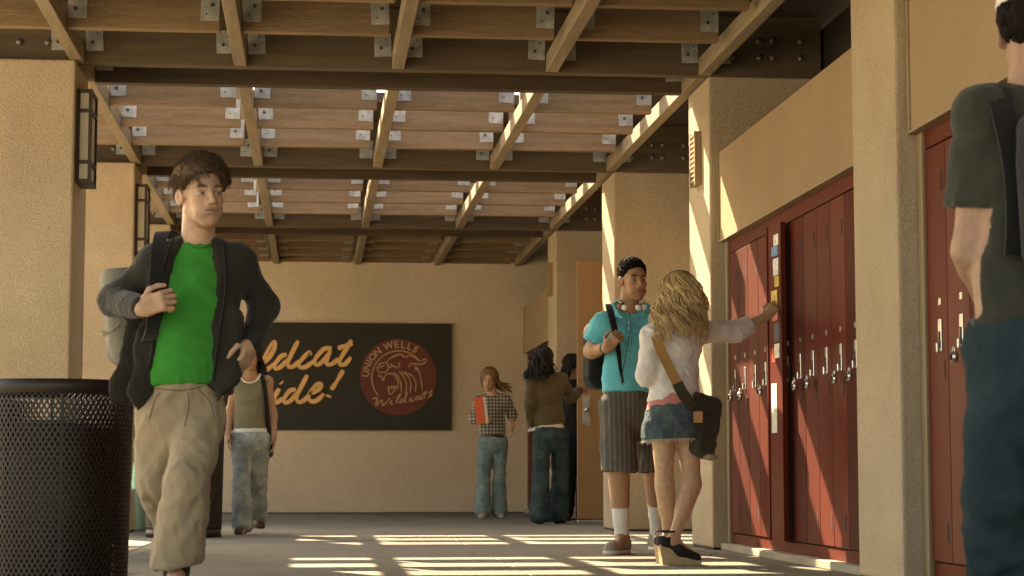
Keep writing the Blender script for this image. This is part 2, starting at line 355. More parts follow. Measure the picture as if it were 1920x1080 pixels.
    for yy in (ynear + .018, yfar - .049): box('edge_trim', (XLK - .052, XLK + .10, yy, yy + .031, 2.0037, 2.59), M['trim'], f)
    return e
locker_bay(YC[1] + CD, YC[2], 'bank of tall red lockers with one door open, beside the person in the white shirt', 'm', 4,
           {5: 'padlock on the locker half covered by the open door', 6: 'big silver padlock just right of the open locker door', 7: 'padlock second to the right of the open door', 9: 'padlock fourth to the right of the open door',
            10: 'padlock nearest the wide pillar', 0: 'padlock on the sunlit locker beside the jamb', 1: 'padlock on the second locker from the skirt wearer\'s bag', 3: 'padlock on the sunlit locker left of the open door'}, ystart=12.64)
locker_bay(YC[0] + CD, YC[1], 'bank of tall red lockers behind the person in the dark tee', 'n', None, {1: 'padlock beside the elbow of the person in the dark tee'}, n=11)
locker_bay(YC[4] + CD, BACK, 'bank of tall red lockers in the far corner by the end wall', 'f', None, {}, n=10)
# tan door standing open in the recess
dr = empty('open_door', (3.0, 20.27, 0), 'tall plain tan door standing open by the person in the olive jacket', 'door')
box('leaf', (2.672, 3.32, 20.25, 20.295, .03, 2.68), M['door'], dr, .003)
lp = box('lock_plate', (2.725, 2.80, 20.242, 20.2495, .98, 1.29), M['galv'], dr, .002)
kb = MB(); kb.cyl((2.762, 20.241, 1.14), (2.762, 20.22, 1.14), .012); kb.cyl((2.762, 20.22, 1.14), (2.762, 20.195, 1.14), .026, .02, 14); kb.build('knob', M['chrome'], lp, True)
box('threshold', (2.672, 3.32, 20.19, 20.33, .0, .02), M['galv'], dr, .003)
# ------------------------------------------------------------------ smooth solids: distance fields turned into one continuous mesh
def A3(p): return np.asarray(p, dtype=np.float32)
def unit(v): v = np.asarray(v, float); return v / (np.linalg.norm(v) + 1e-9)
class Solid:
    def __init__(s, lo, hi, h):
        s.h = h; s.lo = np.array(lo, float); n = np.ceil((np.array(hi) - s.lo) / h).astype(int) + 1
        s.ax = [(s.lo[i] + h * np.arange(n[i])).astype(np.float32) for i in range(3)]; s.D = np.full(n, .12, np.float32)
    def put(s, fn, lo, hi, k=.0, op='u'):
        m = k + 3 * s.h; sl = []
        for i in range(3):
            a = int(max(0, math.floor((lo[i] - m - s.lo[i]) / s.h))); b = int(min(len(s.ax[i]), math.ceil((hi[i] + m - s.lo[i]) / s.h) + 1))
            if b <= a: return
            sl.append(slice(a, b))
        sl = tuple(sl); X = s.ax[0][sl[0]][:, None, None]; Y = s.ax[1][sl[1]][None, :, None]; Z = s.ax[2][sl[2]][None, None, :]
        d = fn(X, Y, Z); a = s.D[sl]
        if op == 'u':
            r = np.minimum(a, d)
            if k > 0: r = r - np.maximum(k - np.abs(a - d), 0) ** 2 / (4 * k)
        else:
            if op == 's': d = -d
            r = np.maximum(a, d)
            if k > 0: r = r + np.maximum(k - np.abs(a - d), 0) ** 2 / (4 * k)
        s.D[sl] = r
    def cone(s, p0, p1, r0, r1=None, k=.02, op='u', flat=None, side=None, cap=False):
        """tapered limb from p0 to p1; flat=(f) squashes the radius along axis `side`'s perpendicular"""
        r1 = r0 if r1 is None else r1; p0 = A3(p0); p1 = A3(p1); v = p1 - p0; L = float(np.linalg.norm(v)) + 1e-6; a = v / L
        rm = max(r0, r1) * 1.02
        if flat:
            u = np.asarray(side, np.float32); u = u - a * (u @ a); u = u / (np.linalg.norm(u) + 1e-6); w_ = np.cross(a, u)
        def fn(X, Y, Z):
            x = X - p0[0]; y = Y - p0[1]; z = Z - p0[2]; t = x * a[0] + y * a[1] + z * a[2]; tc = np.clip(t, 0, L); r = r0 + (r1 - r0) * tc / L; e = t - tc
            if flat:
                pu = x * u[0] + y * u[1] + z * u[2]; pw = (x * w_[0] + y * w_[1] + z * w_[2]) / flat
                if cap: return np.maximum((np.sqrt(pu * pu + pw * pw + 1e-9) - r) * min(1, flat), np.abs(t - L / 2) - L / 2)
                return (np.sqrt(pu * pu + pw * pw + e * e + 1e-9) - r) * min(1, flat)
            rad = np.maximum(x * x + y * y + z * z - t * t, 0)
            if cap: return np.maximum(np.sqrt(rad) - r, np.abs(t - L / 2) - L / 2)
            return np.sqrt(rad + e * e + 1e-9) - r
        rr = rm * max(1, flat or 1); s.put(fn, np.minimum(p0, p1) - rr, np.maximum(p0, p1) + rr, k, op)
    def chain(s, pts, rad, k=.02, **kw):
        for i in range(len(pts) - 1): s.cone(pts[i], pts[i + 1], rad[i], rad[i + 1], k, **kw)
    def ell(s, c, r, Rm=None, k=.02, op='u'):
        c = A3(c); r = A3(r); Rm = np.eye(3, dtype=np.float32) if Rm is None else np.asarray(Rm, np.float32)
        def fn(X, Y, Z):
            x = X - c[0]; y = Y - c[1]; z = Z - c[2]
            q = [(x * Rm[0, i] + y * Rm[1, i] + z * Rm[2, i]) / r[i] for i in range(3)]
            k0 = np.sqrt(q[0] ** 2 + q[1] ** 2 + q[2] ** 2 + 1e-9); k1 = np.sqrt((q[0] / r[0]) ** 2 + (q[1] / r[1]) ** 2 + (q[2] / r[2]) ** 2 + 1e-9)
            return k0 * (k0 - 1) / k1
        m = np.abs(Rm) @ r; s.put(fn, c - m, c + m, k, op)
    def rbox(s, c, hs, rr, Rm=None, k=.01, op='u'):
        c = A3(c); hs = A3(hs); Rm = np.eye(3, dtype=np.float32) if Rm is None else np.asarray(Rm, np.float32)
        def fn(X, Y, Z):
            x = X - c[0]; y = Y - c[1]; z = Z - c[2]
            q = [np.abs(x * Rm[0, i] + y * Rm[1, i] + z * Rm[2, i]) - (hs[i] - rr) for i in range(3)]
            o = np.sqrt(np.maximum(q[0], 0) ** 2 + np.maximum(q[1], 0) ** 2 + np.maximum(q[2], 0) ** 2)
            return o + np.minimum(np.maximum(q[0], np.maximum(q[1], q[2])), 0) - rr
        m = np.abs(Rm) @ hs; s.put(fn, c - m, c + m, k, op)
    def plane(s, p, n, k=.0):
        """keep the side the normal points away from"""
        p = A3(p); n = unit(n)
        fn = lambda X, Y, Z: (X - p[0]) * n[0] + (Y - p[1]) * n[1] + (Z - p[2]) * n[2]
        s.put(fn, s.lo, [a[-1] for a in s.ax], k, 'i')
    def surf(s):
        D = s.D; D[0] = D[-1] = .1; D[:, 0] = D[:, -1] = .1; D[:, :, 0] = D[:, :, -1] = .1
        S = D < 0; n = np.array(D.shape)
        C = sum(S[i:n[0] - 1 + i, j:n[1] - 1 + j, k:n[2] - 1 + k].astype(np.int8) for i in (0, 1) for j in (0, 1) for k in (0, 1))
        act = (C > 0) & (C < 8); idx = np.argwhere(act); vid = np.full(act.shape, -1, np.int32); vid[act] = np.arange(len(idx))
        val = {}
        for i in (0, 1):
            for j in (0, 1):
                for k in (0, 1): val[i, j, k] = D[idx[:, 0] + i, idx[:, 1] + j, idx[:, 2] + k]
        acc = np.zeros((len(idx), 3)); cnt = np.zeros(len(idx)); cs = list(val)
        for a in cs:
            for ax in range(3):
                if a[ax] == 0:
                    b = list(a); b[ax] = 1; b = tuple(b); va, vb = val[a], val[b]; m = (va < 0) != (vb < 0)
                    t = np.where(m, va / np.where(m, va - vb, 1), 0); p = np.repeat(np.array(a, float)[None], len(idx), 0); p[:, ax] = t
                    acc[m] += p[m]; cnt[m] += 1
        V = s.lo + s.h * (idx + acc / cnt[:, None]); Fs = []
        for ax in range(3):
            o1, o2 = [(1, 2), (2, 0), (0, 1)][ax]
            sa = [slice(None)] * 3; sb = [slice(None)] * 3; sa[ax] = slice(0, -1); sb[ax] = slice(1, None)
            a, b = S[tuple(sa)], S[tuple(sb)]; e = np.argwhere(a != b)
            e = e[(e[:, o1] > 0) & (e[:, o2] > 0) & (e[:, o1] < n[o1] - 1) & (e[:, o2] < n[o2] - 1)]
            q = []
            for d1, d2 in ((1, 1), (0, 1), (0, 0), (1, 0)):
                c = e.copy(); c[:, o1] -= d1; c[:, o2] -= d2; q.append(vid[c[:, 0], c[:, 1], c[:, 2]])
            q = np.stack(q, 1); fl_ = ~a[e[:, 0], e[:, 1], e[:, 2]]; q[fl_] = q[fl_][:, ::-1]; Fs.append(q)
        return V, np.concatenate(Fs)
_LAT = RNG.random((32, 32, 32)).astype(np.float32) * 2 - 1
def noise3(P):
    P = np.asarray(P); i = np.floor(P).astype(int); f = P - i; f = f * f * (3 - 2 * f); i &= 31; j = (i + 1) & 31; r = 0
    for a in (0, 1):
        for b in (0, 1):
            for c in (0, 1):
                wgt = (f[:, 0] if a else 1 - f[:, 0]) * (f[:, 1] if b else 1 - f[:, 1]) * (f[:, 2] if c else 1 - f[:, 2])
                r = r + wgt * _LAT[(j if a else i)[:, 0], (j if b else i)[:, 1], (j if c else i)[:, 2]]
    return r
def solid_mesh(name, S, m, wr=(), col=None, smooth_it=1, dirs=None):
    V, Fq = S.surf(); 
    if not len(V): V = np.zeros((4, 3)); Fq = np.array([[0, 1, 2, 3]])
    me = bpy.data.meshes.new(name); me.vertices.add(len(V)); me.loops.add(Fq.size); me.polygons.add(len(Fq))
    me.loops.foreach_set('vertex_index', Fq.ravel().astype(np.int32)); me.polygons.foreach_set('loop_start', np.arange(0, Fq.size, 4, dtype=np.int32))
    # light relaxation to remove grid terracing
    for _ in range(smooth_it):
        acc = np.zeros_like(V); cn = np.zeros(len(V))
        for a, b in ((0, 1), (1, 2), (2, 3), (3, 0)):
            np.add.at(acc, Fq[:, a], V[Fq[:, b]]); np.add.at(cn, Fq[:, a], 1); np.add.at(acc, Fq[:, b], V[Fq[:, a]]); np.add.at(cn, Fq[:, b], 1)
        V = V * .5 + .5 * acc / cn[:, None]
    if len(wr):
        nrm = np.zeros_like(V); e1 = V[Fq[:, 2]] - V[Fq[:, 0]]; e2 = V[Fq[:, 3]] - V[Fq[:, 1]]; fn = np.cross(e1, e2)
        for a in range(4): np.add.at(nrm, Fq[:, a], fn)
        nrm /= np.linalg.norm(nrm, axis=1)[:, None] + 1e-12; d = np.zeros(len(V))
        for amp, fr, rot in wr:
            c, s_ = math.cos(rot), math.sin(rot); Q = V @ np.array([[c, 0, -s_], [0, 1, 0], [s_, 0, c]])
            Q = Q + .03 * np.stack([noise3(V * 6 + 3), noise3(V * 6 + 9), noise3(V * 6 + 17)], 1)
            nn = noise3(Q * np.array(fr) + rot * 7 + 5); d += amp * (1 - 2.2 * np.abs(nn))
        V = V + nrm * d[:, None]
    me.vertices.foreach_set('co', V.astype(np.float32).ravel()); me.update(calc_edges=True); me.validate()
    me.polygons.foreach_set('use_smooth', np.ones(len(me.polygons), bool)); me.materials.append(m)
    if col is not None:
        c = col(V); at = me.color_attributes.new('Col', 'FLOAT_COLOR', 'POINT'); at.data.foreach_set('color', np.concatenate([c, np.ones((len(c), 1))], 1).astype(np.float32).ravel())
    me.update(); return me
def frame(yaw, pitch=0, roll=0):
    """columns: the person's own right-hand image axis x, back axis y (they face -y), up z; yaw turns the face to the viewer's right"""
    return np.array((Matrix.Rotation(yaw, 3, 'Z') @ Matrix.Rotation(pitch, 3, 'X') @ Matrix.Rotation(roll, 3, 'Y')))
# ------------------------------------------------------------------ head, hand, shoe
def head(S, c, Rm, sc=1., fem=False, neck=None, nr=.056):
    def W(p): return np.array(c) + Rm @ (np.array(p, float) * sc)
    E = lambda p, r, k=.02, op='u', R2=None: S.ell(W(p), np.array(r) * sc, Rm if R2 is None else Rm @ R2, k * sc, op)
    CN = lambda p, q, r0, r1, k=.02, op='u': S.cone(W(p), W(q), r0 * sc, r1 * sc, k * sc, op)
    j = .9 if fem else 1.
    E((0, .018, .035), (.073, .094, .083)); E((0, -.03, -.022), (.056 * j, .066, .090), .03)
    CN((-.046 * j, .0, -.058), (-.016, -.064, -.106), .022, .017, .025); CN((.046 * j, .0, -.058), (.016, -.064, -.106), .022, .017, .025)
    E((0, -.074, -.107), (.022 * j, .019, .016), .02)
    E((-.040, -.062, -.026), (.020, .020, .015), .025); E((.040, -.062, -.026), (.020, .020, .015), .025)
    CN((-.042, -.078, .019), (.042, -.078, .019), .011, .011, .018)
    for sx in (-1, 1):
        E((sx * .031, -.104, -.003), (.021, .023, .0135), .011, 's')
        E((sx * .031, -.0765, -.004), (.0155, .0125, .0105), .004)
    CN((0, -.088, .010), (0, -.117, -.034), .0080, .0115, .010)
    for sx in (-1, 1): E((sx * .0120, -.104, -.039), (.0085, .010, .0075), .006)
    E((0, -.087, -.066), (.036, .014, .020), .02)
    for sx in (-1, 1): E((sx * .030, -.066, -.070), (.022, .020, .024), .025)
    E((0, -.101, -.0610), (.0265, .0090, .0056), .003); E((0, -.0995, -.0735), (.0225, .0090, .0068), .003)
    CN((-.027, -.103, -.0672), (.027, -.105, -.0672), .0026, .0026, .002, 's')
    for sx in (-1, 1):
        E((sx * .078, .012, -.010), (.011, .021, .034), .006, R2=np.array(Matrix.Rotation(sx * -.45, 3, 'Z')))
        E((sx * .086, .004, -.008), (.006, .011, .019), .005, 's')
    if neck is not None:
        S.cone(W((0, .026, -.05)), neck, nr * .9, nr, .022); S.cone(W((0, .035, 0.)), neck, .045, nr, .03)
    return W
def face_colour(c, Rm, sc, skin, lip=(.42, .16, .12), brow=(.03, .018, .012), beard=0., fem=False):
    skin = np.array(skin)
    def f(V):
        q = (V - np.array(c)) @ Rm / sc; C = np.repeat(skin[None], len(V), 0)
        x, y, z = np.abs(q[:, 0]), q[:, 1], q[:, 2]
        def mix(wt, colr):
            nonlocal C; wt = np.clip(wt, 0, 1)[:, None]; C = C * (1 - wt) + np.array(colr) * wt
        near = np.linalg.norm(q, axis=1) < .16
        mix(.35 * np.exp(-((x - .043) / .018) ** 2 - ((z + .035) / .018) ** 2) * (y < -.03) * near, skin * np.array([1.05, .72, .65]))
        if beard: mix(beard * np.clip((-.045 - z) / .03, 0, 1) * (z > -.125) * (y < .01) * near, skin * .45)
        lm = np.exp(-((x / .0265) ** 4) - ((z + .0675) / .0095) ** 4) * (y < -.083) * near; mix(lm * .85, lip)
        mix(.9 * np.exp(-((x / .025) ** 6) - ((z + .0675) / .0016) ** 2) * (y < -.08) * near, np.array(lip) * .3)
        bz = .0190 + .006 * np.clip((x - .01) / .03, 0, 1) - .010 * np.clip((x - .038) / .015, 0, 1)
        mix(.9 * np.exp(-((z - bz) / (.0042 if fem else .0066)) ** 4) * np.exp(-((x - .032) / .021) ** 6) * (y < -.045) * near, brow)
        mix(.75 * np.exp(-((x - .031) / .0165) ** 6 - ((z - .0035) / .0028) ** 2) * (y < -.06) * near, np.array(brow))
        mix(.35 * np.exp(-((x - .031) / .0165) ** 6 - ((z + .0125) / .0025) ** 2) * (y < -.06) * near, np.array(brow))
        mix(.6 * np.exp(-((x - .0065) / .0035) ** 2 - ((z + .0445) / .003) ** 2) * (y < -.085) * near, skin * .3)
        return C
    return f
def eyes(par, W, sc, Rm, iris=(.05, .03, .02), closed=False):
    wm = mat('eye_white', (.24, .20, .165), .25, .03, 5); im = mat('iris', iris, .15, 0)
    for sx in (-1, 1):
        b = MB()
        for ctr, r, mi in (((sx * .031, -.0785, -.0045), (.0132, .0118, .0048), 0), ((sx * .031 + .002, -.0865, -.0045), (.0062, .0052, .0048), 1)):
            n, m_ = 12, 8; V = []; 
            for i in range(m_ + 1):
                for j in range(n):
                    t, ph = math.pi * i / m_, 2 * math.pi * j / n
                    V.append(W((ctr[0] + r[0] * math.sin(t) * math.cos(ph), ctr[1] + r[1] * math.sin(t) * math.sin(ph), ctr[2] + r[2] * math.cos(t))))
            b.add(V, [(i * n + j, (i + 1) * n + j, (i + 1) * n + (j + 1) % n, i * n + (j + 1) % n) for i in range(m_) for j in range(n)], mi)
        b.build('eye', [wm, im], par, True)
def hand(S, wrist, direc, palmn, sc=1., curl=(.5, .5, .5, .5), thumb=.5, side=1, spread=.06, k=.006):
    """wrist point, direction to the knuckles, palm normal (the way the palm faces), side = which way the thumb lies (+1: along direc x palmn)"""
    d = unit(direc); n = np.asarray(palmn, float); n = unit(n - d * (n @ d)); t = np.cross(d, n) * side; wrist = np.array(wrist, float)
    g = lambda a, b, c: wrist + sc * (d * a + t * b + n * c)
    S.rbox(g(.045, 0, 0), np.array([.043, .038, .0135]) * sc, .012 * sc, np.stack([d, t, n], 1), .014)
    S.cone(wrist - d * .008 * sc, g(.02, 0, 0), .026 * sc, .024 * sc, .02, flat=.8, side=t)
    lens = [(.040, .024, .019), (.044, .028, .021), (.041, .026, .020), (.032, .019, .017)]
    for i, (ls, cu) in enumerate(zip(lens, curl)):
        b = (1.5 - i) * .0205; p = g(.084 - .004 * abs(i - 1.2), b, 0); ang = cu * .55; dd = d + t * spread * (1.5 - i); dd = unit(dd); r = .0092 * sc
        for q, l in enumerate(ls):
            v = dd * math.cos(ang) + n * math.sin(ang); p2 = p + v * l * sc; S.cone(p, p2, r, r * .92, k * .6); p = p2; r *= .93; ang += cu * (1.0 if q == 0 else .8)
    p = g(.018, .030, .006); v = unit(d * .62 + t * .75 + n * .25 * thumb); p2 = p + v * .038 * sc; S.cone(p, p2, .0135 * sc, .0115 * sc, .012)
    v2 = unit(d * .85 + t * (.35 - .5 * thumb) + n * .6 * thumb); p3 = p2 + v2 * .032 * sc; S.cone(p2, p3, .0108 * sc, .0100 * sc, k * .6)
    v3 = unit(d * .85 + t * (.2 - .7 * thumb) + n * .7 * thumb); S.cone(p3, p3 + v3 * .024 * sc, .0098 * sc, .0080 * sc, k * .6)
def bounds(pts, m=.16): P = np.array(pts); return P.min(0) - m, P.max(0) + m
def ribbon(name, pts, wdir, width, thick, m, parent=None, wid2=None):
    """flat strap with thickness following pts; wdir = per-point width directions"""
    V = []; n = len(pts); P = [np.array(p, float) for p in pts]
    for i in range(n):
        a = unit(P[min(i + 1, n - 1)] - P[max(i - 1, 0)]); wv = np.asarray(wdir[i] if np.ndim(wdir) > 1 else wdir, float); wv = unit(wv - a * (wv @ a)); nn = np.cross(a, wv)
        w_ = width if wid2 is None else width + (wid2 - width) * i / (n - 1)
        for sx, sy in ((-1, -1), (1, -1), (1, 1), (-1, 1)): V.append(P[i] + wv * (sx * w_ / 2) + nn * (sy * thick / 2))
    F = [(i * 4 + j, i * 4 + (j + 1) % 4, i * 4 + 4 + (j + 1) % 4, i * 4 + 4 + j) for i in range(n - 1) for j in range(4)] + [(3, 2, 1, 0), (4 * n - 4, 4 * n - 3, 4 * n - 2, 4 * n - 1)]
    return obj(name, mesh_from(name, V, F, m), parent)
def spline(pts, n=24):
    P = [np.array(p, float) for p in pts]; P = [2 * P[0] - P[1]] + P + [2 * P[-1] - P[-2]]; out = []; segs = len(P) - 3
    for i in range(n + 1):
        u = i / n * segs; s_ = min(int(u), segs - 1); t = u - s_; a, b, c, d = P[s_:s_ + 4]
        out.append(.5 * ((2 * b) + (c - a) * t + (2 * a - 5 * b + 4 * c - d) * t * t + (3 * b - a - 3 * c + d) * t ** 3))
    return out
def locks(b, roots, paths, r, n=4, seg=7, taper=.25):
    for rt in paths:
        m_ = len(rt); rr = [r * (1 if i < m_ * .5 else 1 - (1 - taper) * (i / (m_ - 1) - .5) * 2) for i in range(m_)]; b.tube(rt, rr, n)
def short_hair(par, c, Rm, sc, colr, n=900, ln=.035, puff=.014, seed=1, front=.055, lift=.35, h=.006, sweep=(.2, .6), mess=.35, tr=.0034):
    """cropped hair: a lumpy cap over the skull with tufts lying on it"""
    rs = np.random.default_rng(seed); W = lambda p: np.array(c) + Rm @ (np.array(p) * sc)
    S = Solid(np.array(c) - .17 * sc, np.array(c) + .19 * sc, h)
    S.ell(W((0, .020, .040)), np.array([.074 + puff, .096 + puff, .084 + puff * 1.3]) * sc, Rm, 0)
    S.plane(W((0, -.068, front)), Rm @ np.array([0, -.75, -.65]), .012)          # hairline over the forehead
    S.rbox(W((0, -.0875, -.035)), np.array([.2, .055, .068]) * sc, .015, Rm, .010, 's')  # cleared round the face and ears
    S.rbox(W((0, -.05, -.075)), np.array([.2, .095, .062]) * sc, .015, Rm, .010, 's')
    for sx in (-1, 1): S.ell(W((sx * .085, .012, -.016)), np.array([.035, .026, .036]) * sc, Rm, .006, 's')
    S.plane(W((0, .05, -.065)), Rm @ np.array([0, -.25, -1]), .01)
    m = mat('hair', colr, .85, .35, 60, .3, 160, stretch=(1, 1, .35), spec=.08)
    o = obj('hair', solid_mesh('hair', S, m, [(.004, (45, 45, 30), .2), (.003, (90, 90, 40), .5)]), par)
    b = MB(); cnt = 0
    while cnt < n:
        v = unit(rs.normal(size=3)); p = np.array([0, .02, .04]) + v * np.array([.074 + puff, .096 + puff, .084 + puff * 1.3]) * .985
        if (p[1] + .068) * -.75 + (p[2] - front) * -.65 > .0: continue
        if p[1] < -.03 and p[2] < .04: continue
        if p[1] < .045 and p[2] < (.035 if abs(p[1] - .012) < .03 else .0): continue
        if (p[1] - .05) * -.25 - (p[2] + .065) > 0: continue
        cnt += 1; ls_ = .5 if p[2] < .075 else 1.
        fl_ = np.array([sweep[0] + .5 * v[0], -.5 if v[2] > .45 else .15, -.9 if v[2] < .45 else sweep[1] * .2]) + rs.normal(size=3) * mess
        fl_ = unit(fl_ - v * (fl_ @ v)) ; L = ln * ls_ * rs.uniform(.6, 1.2); pts = []
        for q in range(4):
            t = q / 3; pts.append(W(p + fl_ * L * t + v * (lift * L * (t - .55 * t * t)))) 
        b.tube(pts, [tr * sc, tr * .94 * sc, tr * .65 * sc, .0005], 3)
    obj('hair_tufts', b.mesh('hair_tufts', m, True), o, False) if False else b.build('hair_tufts', m, o, True)
    return o
def long_hair(par, c, Rm, sc, cols, n=160, length=.38, curl=.02, freq=22, seed=2, down=(0, 0, -1), back=1., rad=.006, part_front=.05, spread=.05, wind=(0, 0, 0), face_open=True, h=.008, base=True, puff=.016):
    rs = np.random.default_rng(seed); W = lambda p: np.array(c) + Rm @ (np.array(p) * sc); CL = rs.uniform(0, 1, (64, 4))
    ms = [mat('hair_lock', cc, .55, .25, 30, .3, 120, spec=.28) for cc in cols]
    S = Solid(np.array(c) - .2 * sc, np.array(c) + .2 * sc, h)
    S.ell(W((0, .022, .038)), np.array([.076 + puff, .096 + puff, .084 + puff]) * sc, Rm, 0)
    S.ell(W((0, .075, -.06)), np.array([.075, .05, .10]) * sc, Rm, .03)
    if face_open:
        S.ell(W((0, -.115, -.035)), np.array([.070, .088, .115]) * sc, Rm, .012, 's')
    o = obj('hair', solid_mesh('hair', S, ms[0], [(.004, (40, 40, 14), .1), (.003, (80, 80, 20), .4)]), par)
    bs = [MB() for _ in ms]; down = unit(down)
    for i in range(n):
        th = rs.uniform(-1.0, 1.0) * math.pi * (.62 if face_open else .8); ph = rs.uniform(-.15, 1.25)
        v = np.array([math.sin(th) * math.cos(ph), math.cos(th) * math.cos(ph), math.sin(ph)])
        p0 = np.array([0, .022, .038]) + v * np.array([.078 + puff, .098 + puff, .086 + puff])
        if face_open and p0[1] < -.03 and p0[2] < part_front: continue
        L = length * rs.uniform(.65, 1.05); rd = rs.uniform(.6, 1.4) * rad; cu = curl * rs.uniform(.4, 1.3); ci = CL[(int((th + 4) * 4.2) * 3 + int(ph * 2 + 1)) % 64]; f0 = ci[0] * 6.28 + rs.normal() * .35; fq = freq * (.8 + .4 * ci[1] + rs.normal() * .03); cu *= .6 + .9 * ci[2]; L *= .75 + .35 * ci[3]
        out = unit(np.array([v[0], v[1], 0])); pts = []; m_ = 22; arc = .11 * (1 + ph) * .75
        for q in range(m_):
            s_ = q / (m_ - 1) * (L + arc)
            if s_ < arc:   # over the skull
                a = ph - (ph + .35) * s_ / arc; vv = np.array([math.sin(th) * math.cos(a), math.cos(th) * math.cos(a), math.sin(a)])
                P = W(np.array([0, .022, .038]) + vv * np.array([.08 + puff, .10 + puff, .088 + puff])); last = P; D0 = s_
            else:
                t = (s_ - arc); tt = t / L
                P = last + down * t * sc + (Rm @ out) * (spread * tt * (1 - .45 * tt)) * sc + np.array(wind) * tt * tt
            cc = cu * min(1, max(0, s_ - .03) / .12)
            P = P + Rm @ (np.array([math.cos(f0 + fq * s_), math.sin(f0 + fq * s_), 0]) * cc) * sc
            pts.append(P)
        locks(bs[rs.integers(len(ms))], None, [pts], rd * sc, 5)
    for bb, m in zip(bs, ms):
        if bb.V: bb.build('hair_locks', m, o, True)
    return o

from mathutils.bvhtree import BVHTree
def seam(o, lines, r, m, name='seam', off=.0008):
    """stitched line or edging lying on a garment; the line is found by looking at the garment along photo pixels"""
    if len(lines) > 1:
        for ln in lines: seam(o, [ln], r, m, name, off)
        return
    me = o.data; t = BVHTree.FromPolygons([v.co for v in me.vertices], [tuple(q.vertices) for q in me.polygons]); b = MB()
    for ln in lines:
        pts = [np.array([q[0], q[1], 0.]) for q in ln]; cur = []
        for q in spline(pts, max(8, 5 * len(pts))):
            d = Vector(_F + _R * (q[0] - 960) / FPX - _U * (q[1] - 540) / FPX).normalized(); hitp, nrm, i, dist = t.ray_cast(Vector((0, 0, CAMZ)), d)
            if hitp is None or (cur and (hitp - cur[-1]).length > .12):
                if len(cur) > 4: break
                cur = []
                if hitp is None: continue
            cur.append(hitp + nrm * off)
        if len(cur) > 2: b.tube(cur, r, 5)
    return b.build(name, m, o, True) if b.V else None
# ------------------------------------------------------------------ people
def px(Y0): return lambda x, y, dy=0.: hit(x, y, 1, Y0 + dy)
def mid(a, b, t=.5): return np.array(a) * (1 - t) + np.array(b) * t
def fab(name, c, **k):
    d = dict(rough=.9, var=.10, vscale=5, bump=.35, bscale=38, bdetail=4., spec=.15, sheen=.15, bdist=.012); d.update(k); return mat(name, c, **d)
SKIN = mat('skin', (.5, .3, .2), .52, .15, 40, .25, 330, attr=True, spec=.35, sss=.05)
def torso(S, J, w, u, infl=0., k=.05, top=True, sh=.052, low=True):
    """w = chest half width, chest flat, waist half width, waist flat, hip half width, hip flat"""
    ch = J['chest']; wa = J['waist']; hp = mid(J['hipA'], J['hipB']) + np.array([0, 0, .02])
    S.cone(ch, wa, w[0] + infl, w[2] + infl, k, flat=w[1], side=u)
    if low: S.cone(wa, hp, w[2] + infl, w[4] + infl, k, flat=w[5], side=u)
    if top:
        for q in 'AB':
            s_ = J['sh' + q]; S.cone(mid(J['neck'], s_, .15) - np.array([0, 0, .03]), s_, sh + infl * .9, sh + infl * .8, k)
            S.cone(s_, ch, sh + infl * .8, w[0] * w[1] * .8 + infl, k)
def arm(S, J, q, r=(.052, .042, .027), infl=0., k=.03):
    S.chain([J['sh' + q], J['el' + q], J['wr' + q]], [x + infl for x in r], k)
    S.ell(mid(J['el' + q], J['wr' + q], .22), [r[1] * .95 + infl] * 3, None, .03)
def leg(S, J, q, r=(.085, .056, .036), infl=0., k=.035, calf=True):
    S.chain([J['hip' + q], J['kn' + q], J['an' + q]], [x + infl for x in r], k)
    if calf: S.cone(mid(J['kn' + q], J['an' + q], .15), mid(J['kn' + q], J['an' + q], .5), r[1] * .98, r[1] * .86, .03)
def handT(S, wr, d, n, th, **k):
    side = 1 if np.dot(np.cross(unit(d), unit(n)), th) > 0 else -1; hand(S, wr, d, n, side=side, **k)
def foot(S, an, to, r=.036): S.cone(an - np.array([0, 0, .02]), to, r, r * .72, .03); S.ell(an - np.array(unit(to - an)) * .03 - np.array([0, 0, .04]), [.03, .034, .03], None, .03)
def new_person(loc, label): return empty('person', tuple(loc), label, 'person')
def garment(name, S, m, par, wr=(), **k): return obj(name, solid_mesh(name, S, m, wr, **k), par)
